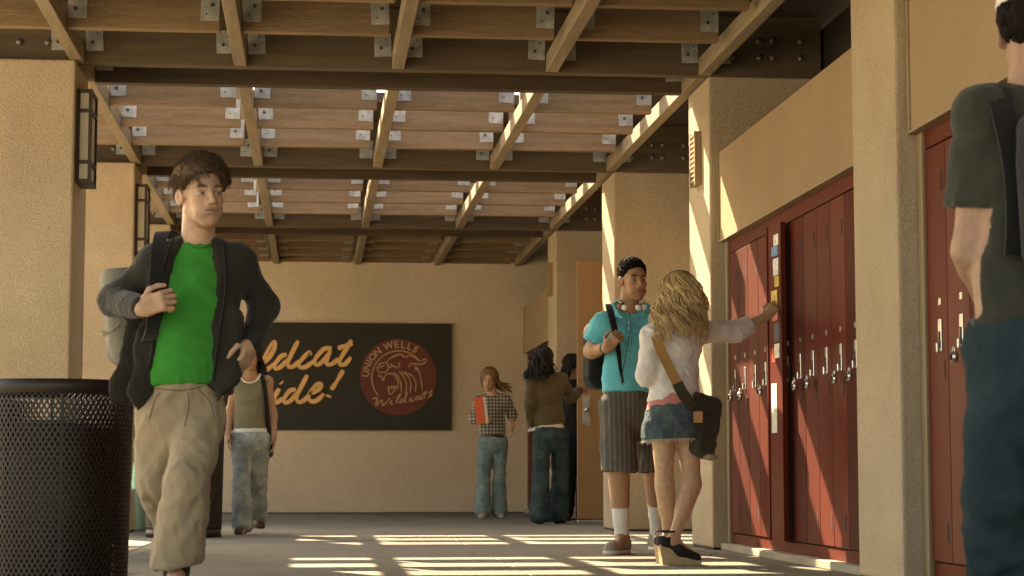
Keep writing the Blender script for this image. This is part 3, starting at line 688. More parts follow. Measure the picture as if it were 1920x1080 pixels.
def sneaker(par, an, direc, ground, upper, sole, ln=.285, wd=.052, lace=None, tilt=0., h=.006):
    d = np.array(direc, float); d[2] = 0; d = unit(d); u = np.cross(d, [0, 0, 1]); heel = np.array([an[0], an[1], ground]) - d * .065; 
    Rm = np.stack([d, -u, [0, 0, 1]], 1) if tilt == 0 else np.stack([unit(d * math.cos(tilt) + np.array([0, 0, math.sin(tilt)])), -u, unit(np.array([0, 0, 1]) * math.cos(tilt) - d * math.sin(tilt))], 1)
    f = lambda a, b, c: heel + Rm @ np.array([a, b, c])
    lo, hi = bounds([f(-.02, 0, 0), f(ln + .02, 0, .13)], .09)
    S = Solid(lo, hi, h); S.cone(f(.03, 0, .014), f(ln - .05, 0, .014), .042, wd, 0, flat=1, side=u)
    S.plane(f(0, 0, .028), Rm[:, 2]); S.plane(f(0, 0, .0), -Rm[:, 2]); o2 = garment('shoe', Solid(lo, hi, h), upper, par) if False else None
    T = Solid(lo, hi, h); T.cone(f(.035, 0, .05), f(.05, 0, .105), .042, .040, .02); T.cone(f(.05, 0, .06), f(ln - .06, 0, .036), .044, .040, .03); T.cone(f(.03, 0, .03), f(ln - .05, 0, .026), .038, wd * .92, .02); T.plane(f(0, 0, .026), -Rm[:, 2])
    sh = garment('shoe', T, upper, par, [(.002, (40, 40, 40), 0)]); obj('sole', solid_mesh('sole', S, sole), sh)
    if lace is not None:
        b = MB()
        for i in range(5):
            a = .085 + .026 * i; z = .108 - .011 * i; b.tube([f(a, -.03, z - .012), f(a + .012, 0, z + .006), f(a, .03, z - .012)], .0042, 5)
        b.build('laces', lace, sh, True)
    return sh
FAB = {}
# ---------------- 1 the running person in the green tee
def green_man():
    Y0 = 7.5; j = px(Y0)
    J = dict(neck=j(372, 447, .02), shA=j(294, 494, .03), shB=j(448, 494, .05), elA=j(214, 564, .06), wrA=j(266, 577, -.20), elB=j(496, 574, .13), wrB=j(470, 645, -.02),
             chest=j(368, 545, .02), waist=j(350, 665, .0), hipA=j(308, 775, .03), hipB=j(378, 775, .0), knA=j(296, 905, .02), anA=j(330, 985, .38), knB=j(352, 905, -.17), anB=j(330, 1062, -.12))
    hc = j(377, 364, -.03); Rm = frame(math.radians(25), math.radians(2), math.radians(-3)); hs = 1.02
    gz = 0.
    p = new_person((J['anB'][0], J['anB'][1], 0), 'running person in green tee, open dark cardigan and khaki trousers')
    u = np.array([math.cos(.22), math.sin(.22), 0])
    lo, hi = bounds(list(J.values()) + [hc], .17); S = Solid(lo, hi, .0046); w = (.142, .64, .130, .68, .142, .72)
    torso(S, J, w, u, -.006, sh=.032); arm(S, J, 'A'); arm(S, J, 'B'); leg(S, J, 'A'); leg(S, J, 'B')
    foot(S, J['anB'], J['anB'] + np.array([.02, -.16, -.09])); foot(S, J['anA'], J['anA'] + np.array([0, -.02, -.18]))
    W = head(S, hc, Rm, hs, neck=J['neck'], nr=.057)
    handT(S, J['wrA'], (.75, -.15, .25), (.25, .95, -.1), (-.3, 0, 1), curl=(1.15, 1.2, 1.2, 1.2), thumb=.45, sc=1.02)
    handT(S, J['wrB'], (-.30, -.30, -.85), (-.85, .5, .1), (-.3, -1, .1), curl=(1.15, 1.2, 1.2, 1.25), thumb=.55, sc=.98)
    obj('body', solid_mesh('body', S, SKIN, (), face_colour(hc, Rm, hs, (.50, .295, .185), beard=.28, brow=(.022, .014, .009), lip=(.33, .14, .095))), p)
    eyes(p, W, hs, Rm); short_hair(p, hc, Rm, hs, (.105, .066, .038), 3600, .06, .020, seed=3, front=.074, lift=.05, sweep=(.7, .3), mess=.16, tr=.0026)
    # tee
    T = Solid(lo, hi, .008); torso(T, J, w, u, .011, low=False, sh=.038); T.cone(J['waist'], j(338, 735, .0), .148, .150, .05, flat=.75, side=u)
    T.plane(j(338, 722, 0), (.06, 0, -1)); T.ell(j(376, 432, -.04), (.070, .11, .052), frame(.2, -.25), .008, 's')
    ts = garment('tee_shirt', T, fab('green_cotton', (.030, .225, .032), var=.12), p, [(.004, (5, 5, 15), .4), (.005, (9, 9, 24), -.45), (.002, (26, 26, 40), .2)])
    seam(ts, [[(346, 450), (356, 459), (368, 463), (382, 463), (396, 457), (403, 450)]], .006, fab('green_rib', (.018, .19, .02)), 'neck_band')
    # collar band
    b = MB(); ring = [j(378, 447, -.045) + np.array([.079 * math.cos(t), .075 * math.sin(t) + .03, -.018 + .022 * math.sin(t) - .0 * math.cos(t)]) for t in np.linspace(0, 2 * math.pi, 30)]
    # cardigan: shell over the tee, cut open down the front, with loose flapping fronts
    C = Solid(lo - .05, hi + .05, .008); torso(C, J, w, u, .030, low=False, sh=.036)
    C.cone(J['waist'], j(345, 745, .06), .165, .188, .05, flat=.70, side=u)
    for q, rr in (('A', (.056, .055, .042)), ('B', (.056, .052, .043))): C.chain([J['sh' + q], J['el' + q], mid(J['el' + q], J['wr' + q], .93)], rr, .035)
    # opening
    for a, b_, r0, r1 in ((j(374, 400, -.10), j(372, 440, -.14), .085, .095), (j(372, 440, -.14), j(362, 560, -.19), .095, .122), (j(362, 560, -.19), j(334, 770, -.20), .122, .128)):
        C.cone(a, b_, r0, r1, .012, 's', flat=1.5, side=u)
    C.ell(j(374, 422, -.03), (.086, .10, .060), None, .01, 's')
    C.plane(j(345, 738, 0), (0, 0, -1), .01)
    # flapping fronts
    C.chain([j(268, 600, -.02), j(230, 725, .02), j(207, 764, .02)], (.060, .038, .005), .02, flat=.26, side=(1, .25, 0)); C.chain([j(280, 630, -.08), j(262, 735, -.1), j(259, 766, -.1)], (.055, .032, .005), .02, flat=.26, side=(1, .35, .2))
    C.chain([j(432, 600, -.05), j(424, 705, -.07), j(406, 757, -.12)], (.058, .044, .006), .02, flat=.28, side=(1, -.3, 0))
    # collar standing at the neck
    cg = garment('cardigan', C, fab('dark_knit', (.026, .022, .015), bump=.6, bscale=60, var=.2), p, [(.0035, (8, 8, 12), .5), (.0018, (17, 17, 24), -.6)], smooth_it=4)
    seam(cg, [[(328, 440), (308, 500), (292, 600), (280, 690)], [(418, 440), (422, 540), (408, 640), (400, 715)]], .006, M['dark'], 'edge_band')
    # trousers
    lo2, hi2 = bounds([J['waist'], J['hipA'], J['hipB'], J['knA'], J['knB'], J['anA'], J['anB']], .19); K = Solid(lo2, hi2, .008)
    K.cone(j(340, 712, 0), j(341, 785, .01), .142, .160, .05, flat=.72, side=u)
    K.chain([J['hipB'] + np.array([.002, 0, 0]), J['knB'], mid(J['knB'], J['anB'], .96)], (.090, .078, .082), .015); K.cone(J['knB'], mid(J['knB'], J['anB'], .99), .074, .092, .02, flat=1.1, side=(1, 0, 0))
    K.chain([J['hipA'] - np.array([.012, 0, 0]), J['knA'], J['anA']], (.090, .078, .076), .015)
    K.plane(J['anB'] + np.array([0, 0, .008]), (.15, .12, -1), .006); K.plane(j(340, 716, 0), (0, 0, 1), .0)
    tg = garment('trousers', K, fab('khaki_cotton', (.315, .235, .142), var=.09), p, [(.004, (8, 8, 5), .7), (.006, (18, 18, 8), -.7), (.003, (34, 34, 16), .4)])
    dk = mat('khaki_seam', (.17, .12, .07), .9, .1)
    seam(tg, [[(352, 735), (353, 765), (346, 800)], [(300, 735), (290, 752), (280, 785)], [(372, 730), (392, 752), (402, 785)], [(290, 728), (340, 732), (380, 724)]], .0022, dk)
    for q in 'AB':
        Q = Solid(*bounds([J['an' + q]], .16), .007); Q.cone(mid(J['an' + q], J['kn' + q], .25), J['an' + q] - np.array([0, 0, .05]), .052, .048, 0); garment('sock', Q, fab('black_sock', (.018, .016, .014)), p)
    sneaker(p, J['anB'], (.05, -1, 0), 0.0, mat('black_canvas', (.02, .018, .016), .7, .2), mat('grey_sole', (.25, .22, .18), .8, .1))
    a = J['anA']; sneaker(p, a + np.array([0, .02, -.02]), (.05, -1, 0), a[2] - .13, FAB.setdefault('blk', mat('black_canvas', (.02, .018, .016), .7, .2)), mat('grey_sole', (.25, .22, .18), .8, .1), tilt=-.9)
    # day pack hanging behind his right shoulder
    bp = empty('backpack', tuple(j(235, 640, .28)), 'grey day pack hanging behind the running person, strap on his shoulder', 'backpack')
    B = Solid(*bounds([j(235, 600, .2), j(300, 670, .35)], .2), .01); B.rbox(j(262, 585, .29), (.135, .085, .20), .06, frame(.35, 0, -.12)); B.rbox(j(246, 635, .24), (.06, .06, .075), .035, frame(.35), .02)
    garment('pack', B, fab('grey_nylon', (.17, .15, .115), var=.15), bp, [(.006, (8, 8, 8), .3)])
    pts = spline([j(330, 445, .1), j(305, 437, .02), j(297, 470, -.085), j(293, 520, -.15), j(290, 570, -.185), j(284, 625, -.15), j(262, 660, .02)], 30)
    ribbon('strap', pts, (1, .3, .1), .05, .008, fab('black_webbing', (.012, .011, .010)), bp)
    bz = MB(); bz.tube([j(222, 610, .17), j(208, 622, .15), j(193, 626, .15), j(184, 623, .15)], (.004, .006, .012, .008), 6); bz.build('zip_pull', fab('tan_cord', (.45, .36, .22)), bp)
    return p
green_man()
def plaid_mat():
    m = mat('plaid_cotton', (.5, .5, .5), .9, .05, 5); nt = m.node_tree; L = nt.links; b = nt.nodes['Principled BSDF']
    geo = nd(nt, 'ShaderNodeNewGeometry'); sp = nd(nt, 'ShaderNodeSeparateXYZ'); L.new(geo.outputs['Position'], sp.inputs[0]); outs = []
    for ax in (0, 2):
        a = nd(nt, 'ShaderNodeMath', operation='MULTIPLY', i_1=27.); L.new(sp.outputs[ax], a.inputs[0])
        f = nd(nt, 'ShaderNodeMath', operation='FRACT'); L.new(a.outputs[0], f.inputs[0]); g_ = nd(nt, 'ShaderNodeMath', operation='GREATER_THAN', i_1=.5); L.new(f.outputs[0], g_.inputs[0]); outs.append(g_.outputs[0])
    s_ = nd(nt, 'ShaderNodeMath', operation='ADD'); L.new(outs[0], s_.inputs[0]); L.new(outs[1], s_.inputs[1])
    h = nd(nt, 'ShaderNodeMath', operation='MULTIPLY', i_1=.5); L.new(s_.outputs[0], h.inputs[0])
    r = nd(nt, 'ShaderNodeValToRGB'); r.color_ramp.interpolation = 'CONSTANT'; e = r.color_ramp.elements; e[0].position = 0; e[0].color = (.45, .41, .34, 1); e[1].position = .4; e[1].color = (.17, .145, .115, 1); x = e.new(.9); x.color = (.045, .038, .03, 1)
    L.new(h.outputs[0], r.inputs[0]); L.new(r.outputs[0], b.inputs['Base Color']); return m
def stripe_mat(name, c1, c2, freq):
    m = mat(name, c1, .9, .05, 5); nt = m.node_tree; L = nt.links; b = nt.nodes['Principled BSDF']
    geo = nd(nt, 'ShaderNodeNewGeometry'); sp = nd(nt, 'ShaderNodeSeparateXYZ'); L.new(geo.outputs['Position'], sp.inputs[0])
    a = nd(nt, 'ShaderNodeMath', operation='MULTIPLY', i_1=freq); L.new(sp.outputs[0], a.inputs[0]); f = nd(nt, 'ShaderNodeMath', operation='FRACT'); L.new(a.outputs[0], f.inputs[0])
    g_ = nd(nt, 'ShaderNodeMath', operation='GREATER_THAN', i_1=.72); L.new(f.outputs[0], g_.inputs[0])
    mx = nd(nt, 'ShaderNodeMix', data_type='RGBA'); mx.inputs[6].default_value = (*c1, 1); mx.inputs[7].default_value = (*c2, 1); L.new(g_.outputs[0], mx.inputs[0]); L.new(mx.outputs[2], b.inputs['Base Color']); return m
def denim(name, c, fade, sc=7):
    m = mat(name, c, .9, .12, 40, .4, 40, bdist=.012, spec=.12); nt = m.node_tree; L = nt.links; b = nt.nodes['Principled BSDF']
    geo = nd(nt, 'ShaderNodeNewGeometry'); n = nd(nt, 'ShaderNodeTexNoise', i_Scale=sc, i_Detail=5., i_Roughness=.65); L.new(geo.outputs['Position'], n.inputs['Vector'])
    r = nd(nt, 'ShaderNodeMapRange', i_1=.38, i_2=.66, i_3=0., i_4=1.); L.new(n.outputs[0], r.inputs[0])
    mx = nd(nt, 'ShaderNodeMix', data_type='RGBA'); mx.inputs[6].default_value = (*c, 1); mx.inputs[7].default_value = (*fade, 1); L.new(r.outputs[0], mx.inputs[0]); L.new(mx.outputs[2], b.inputs['Base Color']); return m
# ---------------- 2 the person in the turquoise polo
def polo_man():
    Y0 = 12.2; j = px(Y0)
    J = dict(neck=j(1178, 582, .03), shA=j(1132, 607, .0), shB=j(1222, 604, .06), elA=j(1109, 658, .04), wrA=j(1139, 652, -.20), elB=j(1238, 690, .14), wrB=j(1236, 755, .06),
             chest=j(1180, 650, .02), waist=j(1181, 718, .02), hipA=j(1158, 765, .0), hipB=j(1212, 765, .05), knA=j(1160, 885, -.05), anA=j(1166, 1003, -.02), knB=j(1226, 880, .25), anB=j(1232, 990, .5))
    hc = j(1187, 524, -.02); Rm = frame(math.radians(15), math.radians(5), math.radians(-3)); hs = 1.03
    p = new_person((J['anA'][0], J['anA'][1], 0), 'person in turquoise polo and grey pinstripe shorts, backpack strap in hand'); u = np.array([math.cos(.30), math.sin(.30), 0])
    lo, hi = bounds(list(J.values()) + [hc], .17); S = Solid(lo, hi, .0055); w = (.155, .66, .142, .70, .152, .74)
    torso(S, J, w, u); arm(S, J, 'A', (.056, .046, .029)); arm(S, J, 'B'); leg(S, J, 'A', (.085, .060, .040)); leg(S, J, 'B', (.085, .060, .040))
    foot(S, J['anA'], J['anA'] + np.array([-.05, -.13, -.07])); foot(S, J['anB'], J['anB'] + np.array([.05, -.13, -.07]))
    W = head(S, hc, Rm, hs, neck=J['neck'], nr=.056)
    handT(S, J['wrA'], (.5, -.1, .62), (.45, .9, -.1), (-.7, 0, .6), curl=(1.0, 1.05, 1.1, 1.1), thumb=.4)
    handT(S, J['wrB'], (0, -.1, -1), (-1, .1, 0), (0, -1, 0), curl=(.4, .4, .5, .5), thumb=.3)
    obj('body', solid_mesh('body', S, SKIN, (), face_colour(hc, Rm, hs, (.40, .215, .125), beard=.35, brow=(.012, .008, .006), lip=(.32, .12, .09))), p)
    eyes(p, W, hs, Rm); short_hair(p, hc, Rm, hs, (.014, .010, .008), 1300, .022, .008, seed=5, front=.078, lift=.55, sweep=(.1, 1.0))
    T = Solid(lo, hi, .009); torso(T, J, w, u, .016, low=False, sh=.044); T.cone(J['waist'], j(1181, 745, .03), .162, .172, .05, flat=.75, side=u)
    for q in 'AB': T.cone(J['sh' + q], mid(J['sh' + q], J['el' + q], .66), .075, .078, .03); T.plane(mid(J['sh' + q], J['el' + q], .68) , np.array([-1.2, 0, -1.3]) if q == 'A' else np.array([1.6, 0, -.5])) if False else None
    for q in 'AB': T.cone(mid(J['sh' + q], J['el' + q], .68), mid(J['sh' + q], J['el' + q], 1.5), .10, .10, .004, 's', cap=True)
    T.plane(j(1180, 735, 0), (0, 0, -1), .006); T.ell(j(1182, 575, -.03), (.062, .075, .045), frame(.3, -.25), .008, 's')
    pg_ = garment('polo_shirt', T, fab('turquoise_pique', (.11, .50, .58), var=.05), p, [(.005, (7, 7, 13), .35), (.003, (16, 16, 24), -.5)])
    seam(pg_, [[(1175, 597), (1174, 620), (1172, 648)], [(1186, 597), (1185, 620), (1183, 648)], [(1128, 731), (1180, 733), (1232, 730)], [(1098, 632), (1108, 640), (1122, 646)]], .003, fab('polo_seam', (.05, .33, .38)))
    C = Solid(*bounds([j(1140, 560), j(1220, 610)], .14), .006)   # collar leaves and placket
    C.chain([j(1165, 560, .08), j(1150, 572, .0), j(1158, 590, -.085), j(1168, 596, -.115)], (.010, .013, .016, .008), .015); C.chain([j(1200, 562, .10), j(1215, 574, .06), j(1207, 590, -.05), j(1192, 594, -.10)], (.010, .013, .016, .008), .015)
    garment('collar', C, fab('turquoise_collar', (.12, .51, .59)), p)
    pc = MB()
    for i, yy in enumerate((604, 616, 628)): pc.cyl(j(1179, yy, -.128), j(1179, yy, -.136), .006, n=8)
    pc.build('buttons', mat('button', (.4, .5, .5), .4, 0), p)
    K = Solid(*bounds([J['waist'], J['hipA'], J['hipB'], J['knA'], J['knB']], .18), .009)
    K.cone(j(1181, 728, .03), j(1184, 775, .03), .155, .170, .05, flat=.78, side=u); K.chain([J['hipA'] - np.array([.012, 0, 0]), j(1161, 886, -.05)], (.108, .112), .025); K.chain([J['hipB'] + np.array([.012, 0, 0]), j(1227, 884, .24)], (.106, .108), .025)
    K.plane(j(1160, 884, 0), (0, 0, -1), .004); K.plane(j(1180, 731, 0), (0, 0, 1))
    garment('shorts', K, stripe_mat('pinstripe', (.088, .078, .066), (.15, .135, .115), 34), p, [(.008, (7, 7, 5), .4), (.004, (16, 16, 12), -.4)])
    for q, nm in (('A', 1), ('B', 1)):
        an = J['an' + q]; kn = J['kn' + q]; Q = Solid(*bounds([an, mid(an, kn, .5)], .12), .006); Q.chain([an - np.array([0, 0, .03]), mid(an, kn, .22), mid(an, kn, .47)], (.043, .047, .058), .02); Q.plane(mid(an, kn, .44), unit(kn - an))
        garment('sock', Q, fab('white_sock', (.72, .68, .60)), p)
    can = mat('grey_canvas', (.27, .235, .19), .85, .2, 20); rub = mat('white_rubber', (.62, .56, .46), .7, .1); lc = mat('lace', (.75, .7, .6), .8, 0)
    sneaker(p, J['anA'], (-.55, -.9, 0), 0, can, rub, lace=lc); sneaker(p, J['anB'], (.35, -.9, 0), 0, can, rub, lace=lc)
    # backpack, headphones, watch
    bp = empty('backpack', tuple(j(1120, 690, .25)), 'black backpack on the person in the turquoise polo', 'backpack'); B = Solid(*bounds([j(1120, 640, .2), j(1180, 740, .3)], .25), .012)
    B.rbox(j(1140, 668, .26), (.15, .09, .21), .06, frame(.3)); B.rbox(j(1133, 690, .22), (.13, .08, .10), .05, frame(.3), .02); garment('pack', B, fab('black_nylon', (.012, .011, .010)), bp, [(.006, (8, 8, 8), .3)])
    wb_ = fab('black_webbing', (.012, .011, .010))
    ribbon('strap', spline([j(1150, 580, .1), j(1143, 572, .01), j(1146, 590, -.085), j(1153, 620, -.135), j(1159, 655, -.145), j(1163, 690, -.14), j(1168, 718, -.135)], 24), (1, .3, 0), .062, .010, wb_, bp, .012)
    hp = empty('headphones', tuple(j(1183, 578, -.1)), 'white and black headphones round the neck of the person in the polo', 'headphones'); b = MB()
    b.tube(spline([j(1168, 570, -.10), j(1160, 565, .0), j(1172, 562, .10), j(1195, 562, .12), j(1206, 567, .05), j(1199, 572, -.08)], 20), .008, 6); b.build('band', mat('black_plastic', (.015, .014, .013), .4, 0), hp, True)
    for x, dx in ((1172, -.3), (1195, .45)):
        b = MB(); c0 = j(x, 577, -.12); b.cyl(c0, c0 + np.array([dx * .03, -.02, 0]), .019, .017, 16); b.build('ear_cup', mat('white_plastic', (.75, .72, .66), .35, 0), hp, True)
    b = MB(); b.tube(spline([j(1180, 585, -.125), j(1183, 610, -.15), j(1176, 650, -.148), j(1167, 700, -.15), j(1166, 722, -.15)], 20), .0028, 5); b.build('cable', mat('black_cable', (.01, .01, .01), .5, 0), hp, True)
    wt = MB(); a_ = mid(J['wrA'], J['elA'], .13); ax = unit(J['wrA'] - J['elA']); wt.cyl(a_ - ax * .016, a_ + ax * .016, .036, .034, 18); c0 = a_ + np.array([0, -.034, .004]); wt.cyl(c0, c0 + np.array([0, -.008, 0]), .020, .018, 14, 1)
    tag(wt.build('wristwatch', [mat('black_strap', (.012, .012, .011), .5, 0), M['chrome']], None, True), 'black wristwatch on the wrist of the person in the polo', 'watch')
polo_man()
# ---------------- 3 the person in the white shirt at the lockers
def blonde():
    Y0 = 10.8; j = px(Y0)
    J = dict(neck=j(1273, 595, .0), shA=j(1224, 632, -.03), shB=j(1308, 622, .05), elA=j(1212, 703, -.03), wrA=j(1240, 725, .22), elB=j(1378, 622, .16), wrB=j(1436, 593, .22),
             chest=j(1267, 655, .01), waist=j(1264, 715, .0), hipA=j(1243, 782, -.02), hipB=j(1286, 784, .02), knA=j(1246, 905, .0), anA=j(1254, 1006, .06), knB=j(1297, 908, -.02), anB=j(1263, 1010, -.10))
    hc = j(1279, 556, -.01); Rm = frame(math.radians(150), math.radians(4), math.radians(6)); hs = .98
    p = new_person((J['anB'][0], J['anB'][1], 0), 'person in white shirt and denim miniskirt, back turned, reaching to the open locker'); u = np.array([math.cos(.25), math.sin(.25), 0])
    lo, hi = bounds(list(J.values()) + [hc], .16); S = Solid(lo, hi, .007); w = (.125, .66, .105, .72, .140, .80)
    torso(S, J, w, u, sh=.042); arm(S, J, 'A', (.042, .035, .024)); arm(S, J, 'B', (.042, .036, .024)); leg(S, J, 'A', (.074, .047, .030)); leg(S, J, 'B', (.075, .048, .030))
    foot(S, J['anB'], J['anB'] + np.array([.10, .02, -.085]), .032); foot(S, J['anA'], J['anA'] + np.array([.11, .04, -.085]), .032)
    W = head(S, hc, Rm, hs, True, neck=J['neck'], nr=.046)
    handT(S, J['wrB'], (.55, .12, .6), (.55, .75, -.2), (-.6, -.3, .5), curl=(.55, .6, .65, .7), thumb=.4, sc=.92)
    handT(S, J['wrA'], (.7, .6, .1), (0, .5, 1), (0, 0, 1), curl=(.6, .6, .6, .6), sc=.9)
    sk = (.53, .315, .19); obj('body', solid_mesh('body', S, SKIN, (), face_colour(hc, Rm, hs, sk, fem=True)), p)
    long_hair(p, hc, Rm, hs, [(.52, .34, .15), (.66, .47, .24), (.34, .19, .075), (.76, .58, .34)], n=1000, length=.28, curl=.026, freq=28, seed=8, down=(-.06, 0, -1), rad=.0030, spread=.072, puff=.020)
    T = Solid(lo, hi, .008); torso(T, J, w, u, .016, low=False, sh=.038); T.cone(J['waist'], j(1263, 760, .0), .122, .150, .05, flat=.78, side=u)
    T.chain([J['shA'], J['elA'], mid(J['elA'], J['wrA'], .6)], (.060, .055, .044), .03); T.chain([J['shB'], J['elB'], mid(J['elB'], J['wrB'], .50)], (.060, .054, .046), .03)
    T.cone(mid(J['elB'], J['wrB'], .42), mid(J['elB'], J['wrB'], 1.2), .09, .09, .003, 's', cap=True)
    T.plane(j(1262, 748, 0), (.12, 0, -1), .005); T.ell(j(1274, 590, .0), (.055, .06, .04), None, .008, 's')
    garment('shirt', T, fab('white_cotton', (.74, .67, .62), var=.05), p, [(.006, (8, 8, 14), .5), (.004, (16, 16, 26), -.6)])
    Cf = Solid(*bounds([J['elB'], J['wrB']], .1), .006); Cf.cone(mid(J['elB'], J['wrB'], .34), mid(J['elB'], J['wrB'], .48), .051, .051, 0, cap=True); garment('rolled_cuff', Cf, fab('white_cotton_cuff', (.68, .59, .52)), p, [(.003, (20, 20, 20), .2)])
    U = Solid(*bounds([J['waist'], J['hipA'], J['hipB']], .2), .008); U.cone(j(1264, 730, 0), j(1263, 775, 0), .130, .158, .03, flat=.8, side=u); U.plane(j(1262, 765, 0), (.12, 0, -1)); U.plane(j(1262, 735, 0), (0, 0, 1)); garment('pink_top', U, fab('pink_cotton', (.60, .22, .19)), p)
    K = Solid(*bounds([J['waist'], J['hipA'], J['hipB'], j(1263, 850)], .2), .008); K.cone(j(1263, 752, 0), j(1262, 800, 0), .142, .166, .03, flat=.82, side=u); K.cone(j(1262, 800, 0), j(1259, 830, 0), .166, .172, .03, flat=.82, side=u, cap=True)
    K.plane(j(1262, 822, 0), (.05, 0, -1)); K.plane(j(1262, 757, 0), (-.12, 0, 1)); sk_ = garment('miniskirt', K, denim('blue_denim', (.045, .075, .085), (.12, .15, .15), 12), p, [(.006, (8, 8, 6), .4), (.003, (18, 18, 14), -.4)])
    b = MB(); rs = np.random.default_rng(3)
    for t in np.linspace(0, 2 * math.pi, 110):
        c0 = j(1260.5, 821 + rs.uniform(-1, 1), 0) + u * (.168 * math.cos(t)) + np.array([-u[1], u[0], 0]) * (.137 * math.sin(t)) - np.array([0, 0, .05 * .168 * math.cos(t) * -1])
        b.tube([c0, c0 + np.array([rs.normal() * .004, rs.normal() * .004, -.012]), c0 + np.array([rs.normal() * .01, rs.normal() * .01, -rs.uniform(.015, .032)])], (.003, .002, .0008), 3)
    b.build('frayed_hem', mat('white_thread', (.7, .66, .58), .9, 0), sk_)
    seam(sk_, [[(1222, 775), (1222, 800), (1248, 802), (1249, 777)], [(1272, 778), (1272, 806), (1298, 806), (1300, 780)], [(1205, 768), (1255, 772), (1305, 774)], [(1260, 772), (1258, 800), (1256, 820)]], .0016, mat('denim_seam', (.14, .13, .10), .9, .1))
    # wedge shoes
    for an, dr in ((J['anB'], (1, .12, 0)), (J['anA'], (.9, .5, 0))):
        d = unit(dr); sd = np.cross([0, 0, 1], d); base = np.array([an[0], an[1], 0]) - d * .07
        f = lambda a, b_, c: base + d * a + sd * b_ + np.array([0, 0, c])
        prof = [(-.0, .0), (.215, 0), (.222, .018), (.13, .045), (.06, .098), (-.015, .112)]
        V = [f(a, sx * .027, z) for sx in (-1, 1) for a, z in prof]; n = len(prof)
        F = [tuple(range(n - 1, -1, -1)), tuple(range(n, 2 * n))] + [(i, (i + 1) % n, n + (i + 1) % n, n + i) for i in range(n)]
        T2 = Solid(*bounds([f(-.02, 0, 0), f(.23, 0, .2)], .06), .005); T2.cone(f(.012, 0, .135), f(.02, 0, .165), .036, .034, .02); T2.cone(f(.02, 0, .125), f(.10, 0, .085), .036, .036, .03); T2.cone(f(.10, 0, .072), f(.195, 0, .035), .036, .030, .03)
        T2.cone(f(.03, 0, .19), f(.14, 0, .115), .033, .034, .01, 's'); T2.cone(f(.02, 0, .22), f(.02, 0, .185), .05, .05, .0, 's')
        sh = garment('wedge_shoe', T2, mat('black_suede', (.012, .010, .009), .8, .1), p); obj('wedge_heel', mesh_from('wedge_heel', V, F, mat('cork_wedge', (.50, .36, .19), .85, .15, 40, .3, 200)), sh)
        st = MB(); st.tube([f(.035 + .038 * math.cos(t), .04 * math.sin(t), .178) for t in np.linspace(0, 2 * math.pi, 16)], .006, 6); st.build('ankle_strap', M['dark'], sh, True)
    # messenger bag
    bg_ = empty('messenger_bag', tuple(j(1322, 800, .0)), 'olive messenger bag with tan strap hanging at the skirt wearer\'s hip', 'bag'); B = Solid(*bounds([j(1290, 735, -.05), j(1350, 870, .05)], .12), .008)
    Rb = frame(.5, 0, .18); B.rbox(j(1320, 800, -.02), (.075, .05, .165), .035, Rb); B.rbox(j(1316, 775, -.06), (.07, .035, .10), .03, Rb, .02); B.ell(j(1307, 752, -.02), (.05, .05, .045), Rb, .03)
    bagm = fab('olive_canvas', (.050, .043, .026)); garment('bag_body', B, bagm, bg_, [(.008, (9, 9, 9), .3), (.005, (20, 20, 20), .8)])
    box('front_pocket', tuple(np.array([-.04, .04, -.012, .012, -.06, .06])), bagm, bg_, .008) if False else None
    b = MB(); c0 = j(1309, 782, -.150); b.box(c0[0] - .024, c0[0] + .024, c0[1] - .006, c0[1] + .006, c0[2] - .03, c0[2] + .03); b.build('leather_patch', mat('tan_patch', (.42, .22, .09), .7, .15), bg_)
    b = MB(); c0 = j(1330, 856, -.03); b.add([], []); Q = Solid(*bounds([c0], .1), .006); Q.ell(c0, (.055, .04, .022), Rb); garment('worn_corner', Q, fab('faded_canvas', (.32, .26, .19)), bg_)
    ribbon('strap', spline([j(1240, 604, .04), j(1229, 620, -.07), j(1238, 655, -.125), j(1258, 695, -.128), j(1276, 730, -.135), j(1294, 752, -.12)], 24), (1, 0, .5), .055, .007, fab('tan_webbing', (.40, .215, .075)), bg_)
    ribbon('strap_lower', spline([j(1270, 718, -.14), j(1280, 738, -.145), j(1300, 765, -.12)], 10), (1, 0, .5), .06, .012, bagm, bg_)
blonde()
# ---------------- the others
def girl(Y0, J0, hcp, yaw, label, skin, w, hs=.95, pitch=0, roll=0, uy=0., arms=(.038, .032, .022), legs=(.072, .050, .034), h=.010, hands=None, foot_d=((0, -.12, -.06), (0, -.12, -.06)), fem=True, brow=(.05, .03, .02)):
    j = px(Y0); J = {k: j(*v) for k, v in J0.items()}; hc = j(*hcp); Rm = frame(math.radians(yaw), math.radians(pitch), math.radians(roll))
    gx = mid(J['anA'], J['anB']); p = new_person((gx[0], gx[1], 0), label); u = np.array([math.cos(uy), math.sin(uy), 0])
    lo, hi = bounds(list(J.values()) + [hc], .16); S = Solid(lo, hi, h); torso(S, J, w, u, sh=.040)
    for q in 'AB': arm(S, J, q, arms); leg(S, J, q, legs)
    for q, fd in zip('AB', foot_d): foot(S, J['an' + q], J['an' + q] + np.array(fd), .032)
    W = head(S, hc, Rm, hs, fem, neck=J['neck'], nr=.046 if fem else .056)
    for hd in hands or (): handT(S, J['wr' + hd[0]], hd[1], hd[2], hd[3], curl=hd[4], sc=hd[5] if len(hd) > 5 else .9)
    obj('body', solid_mesh('body', S, SKIN, (), face_colour(hc, Rm, hs, skin, fem=fem, brow=brow)), p)
    return j, J, p, u, lo, hi, hc, Rm, W
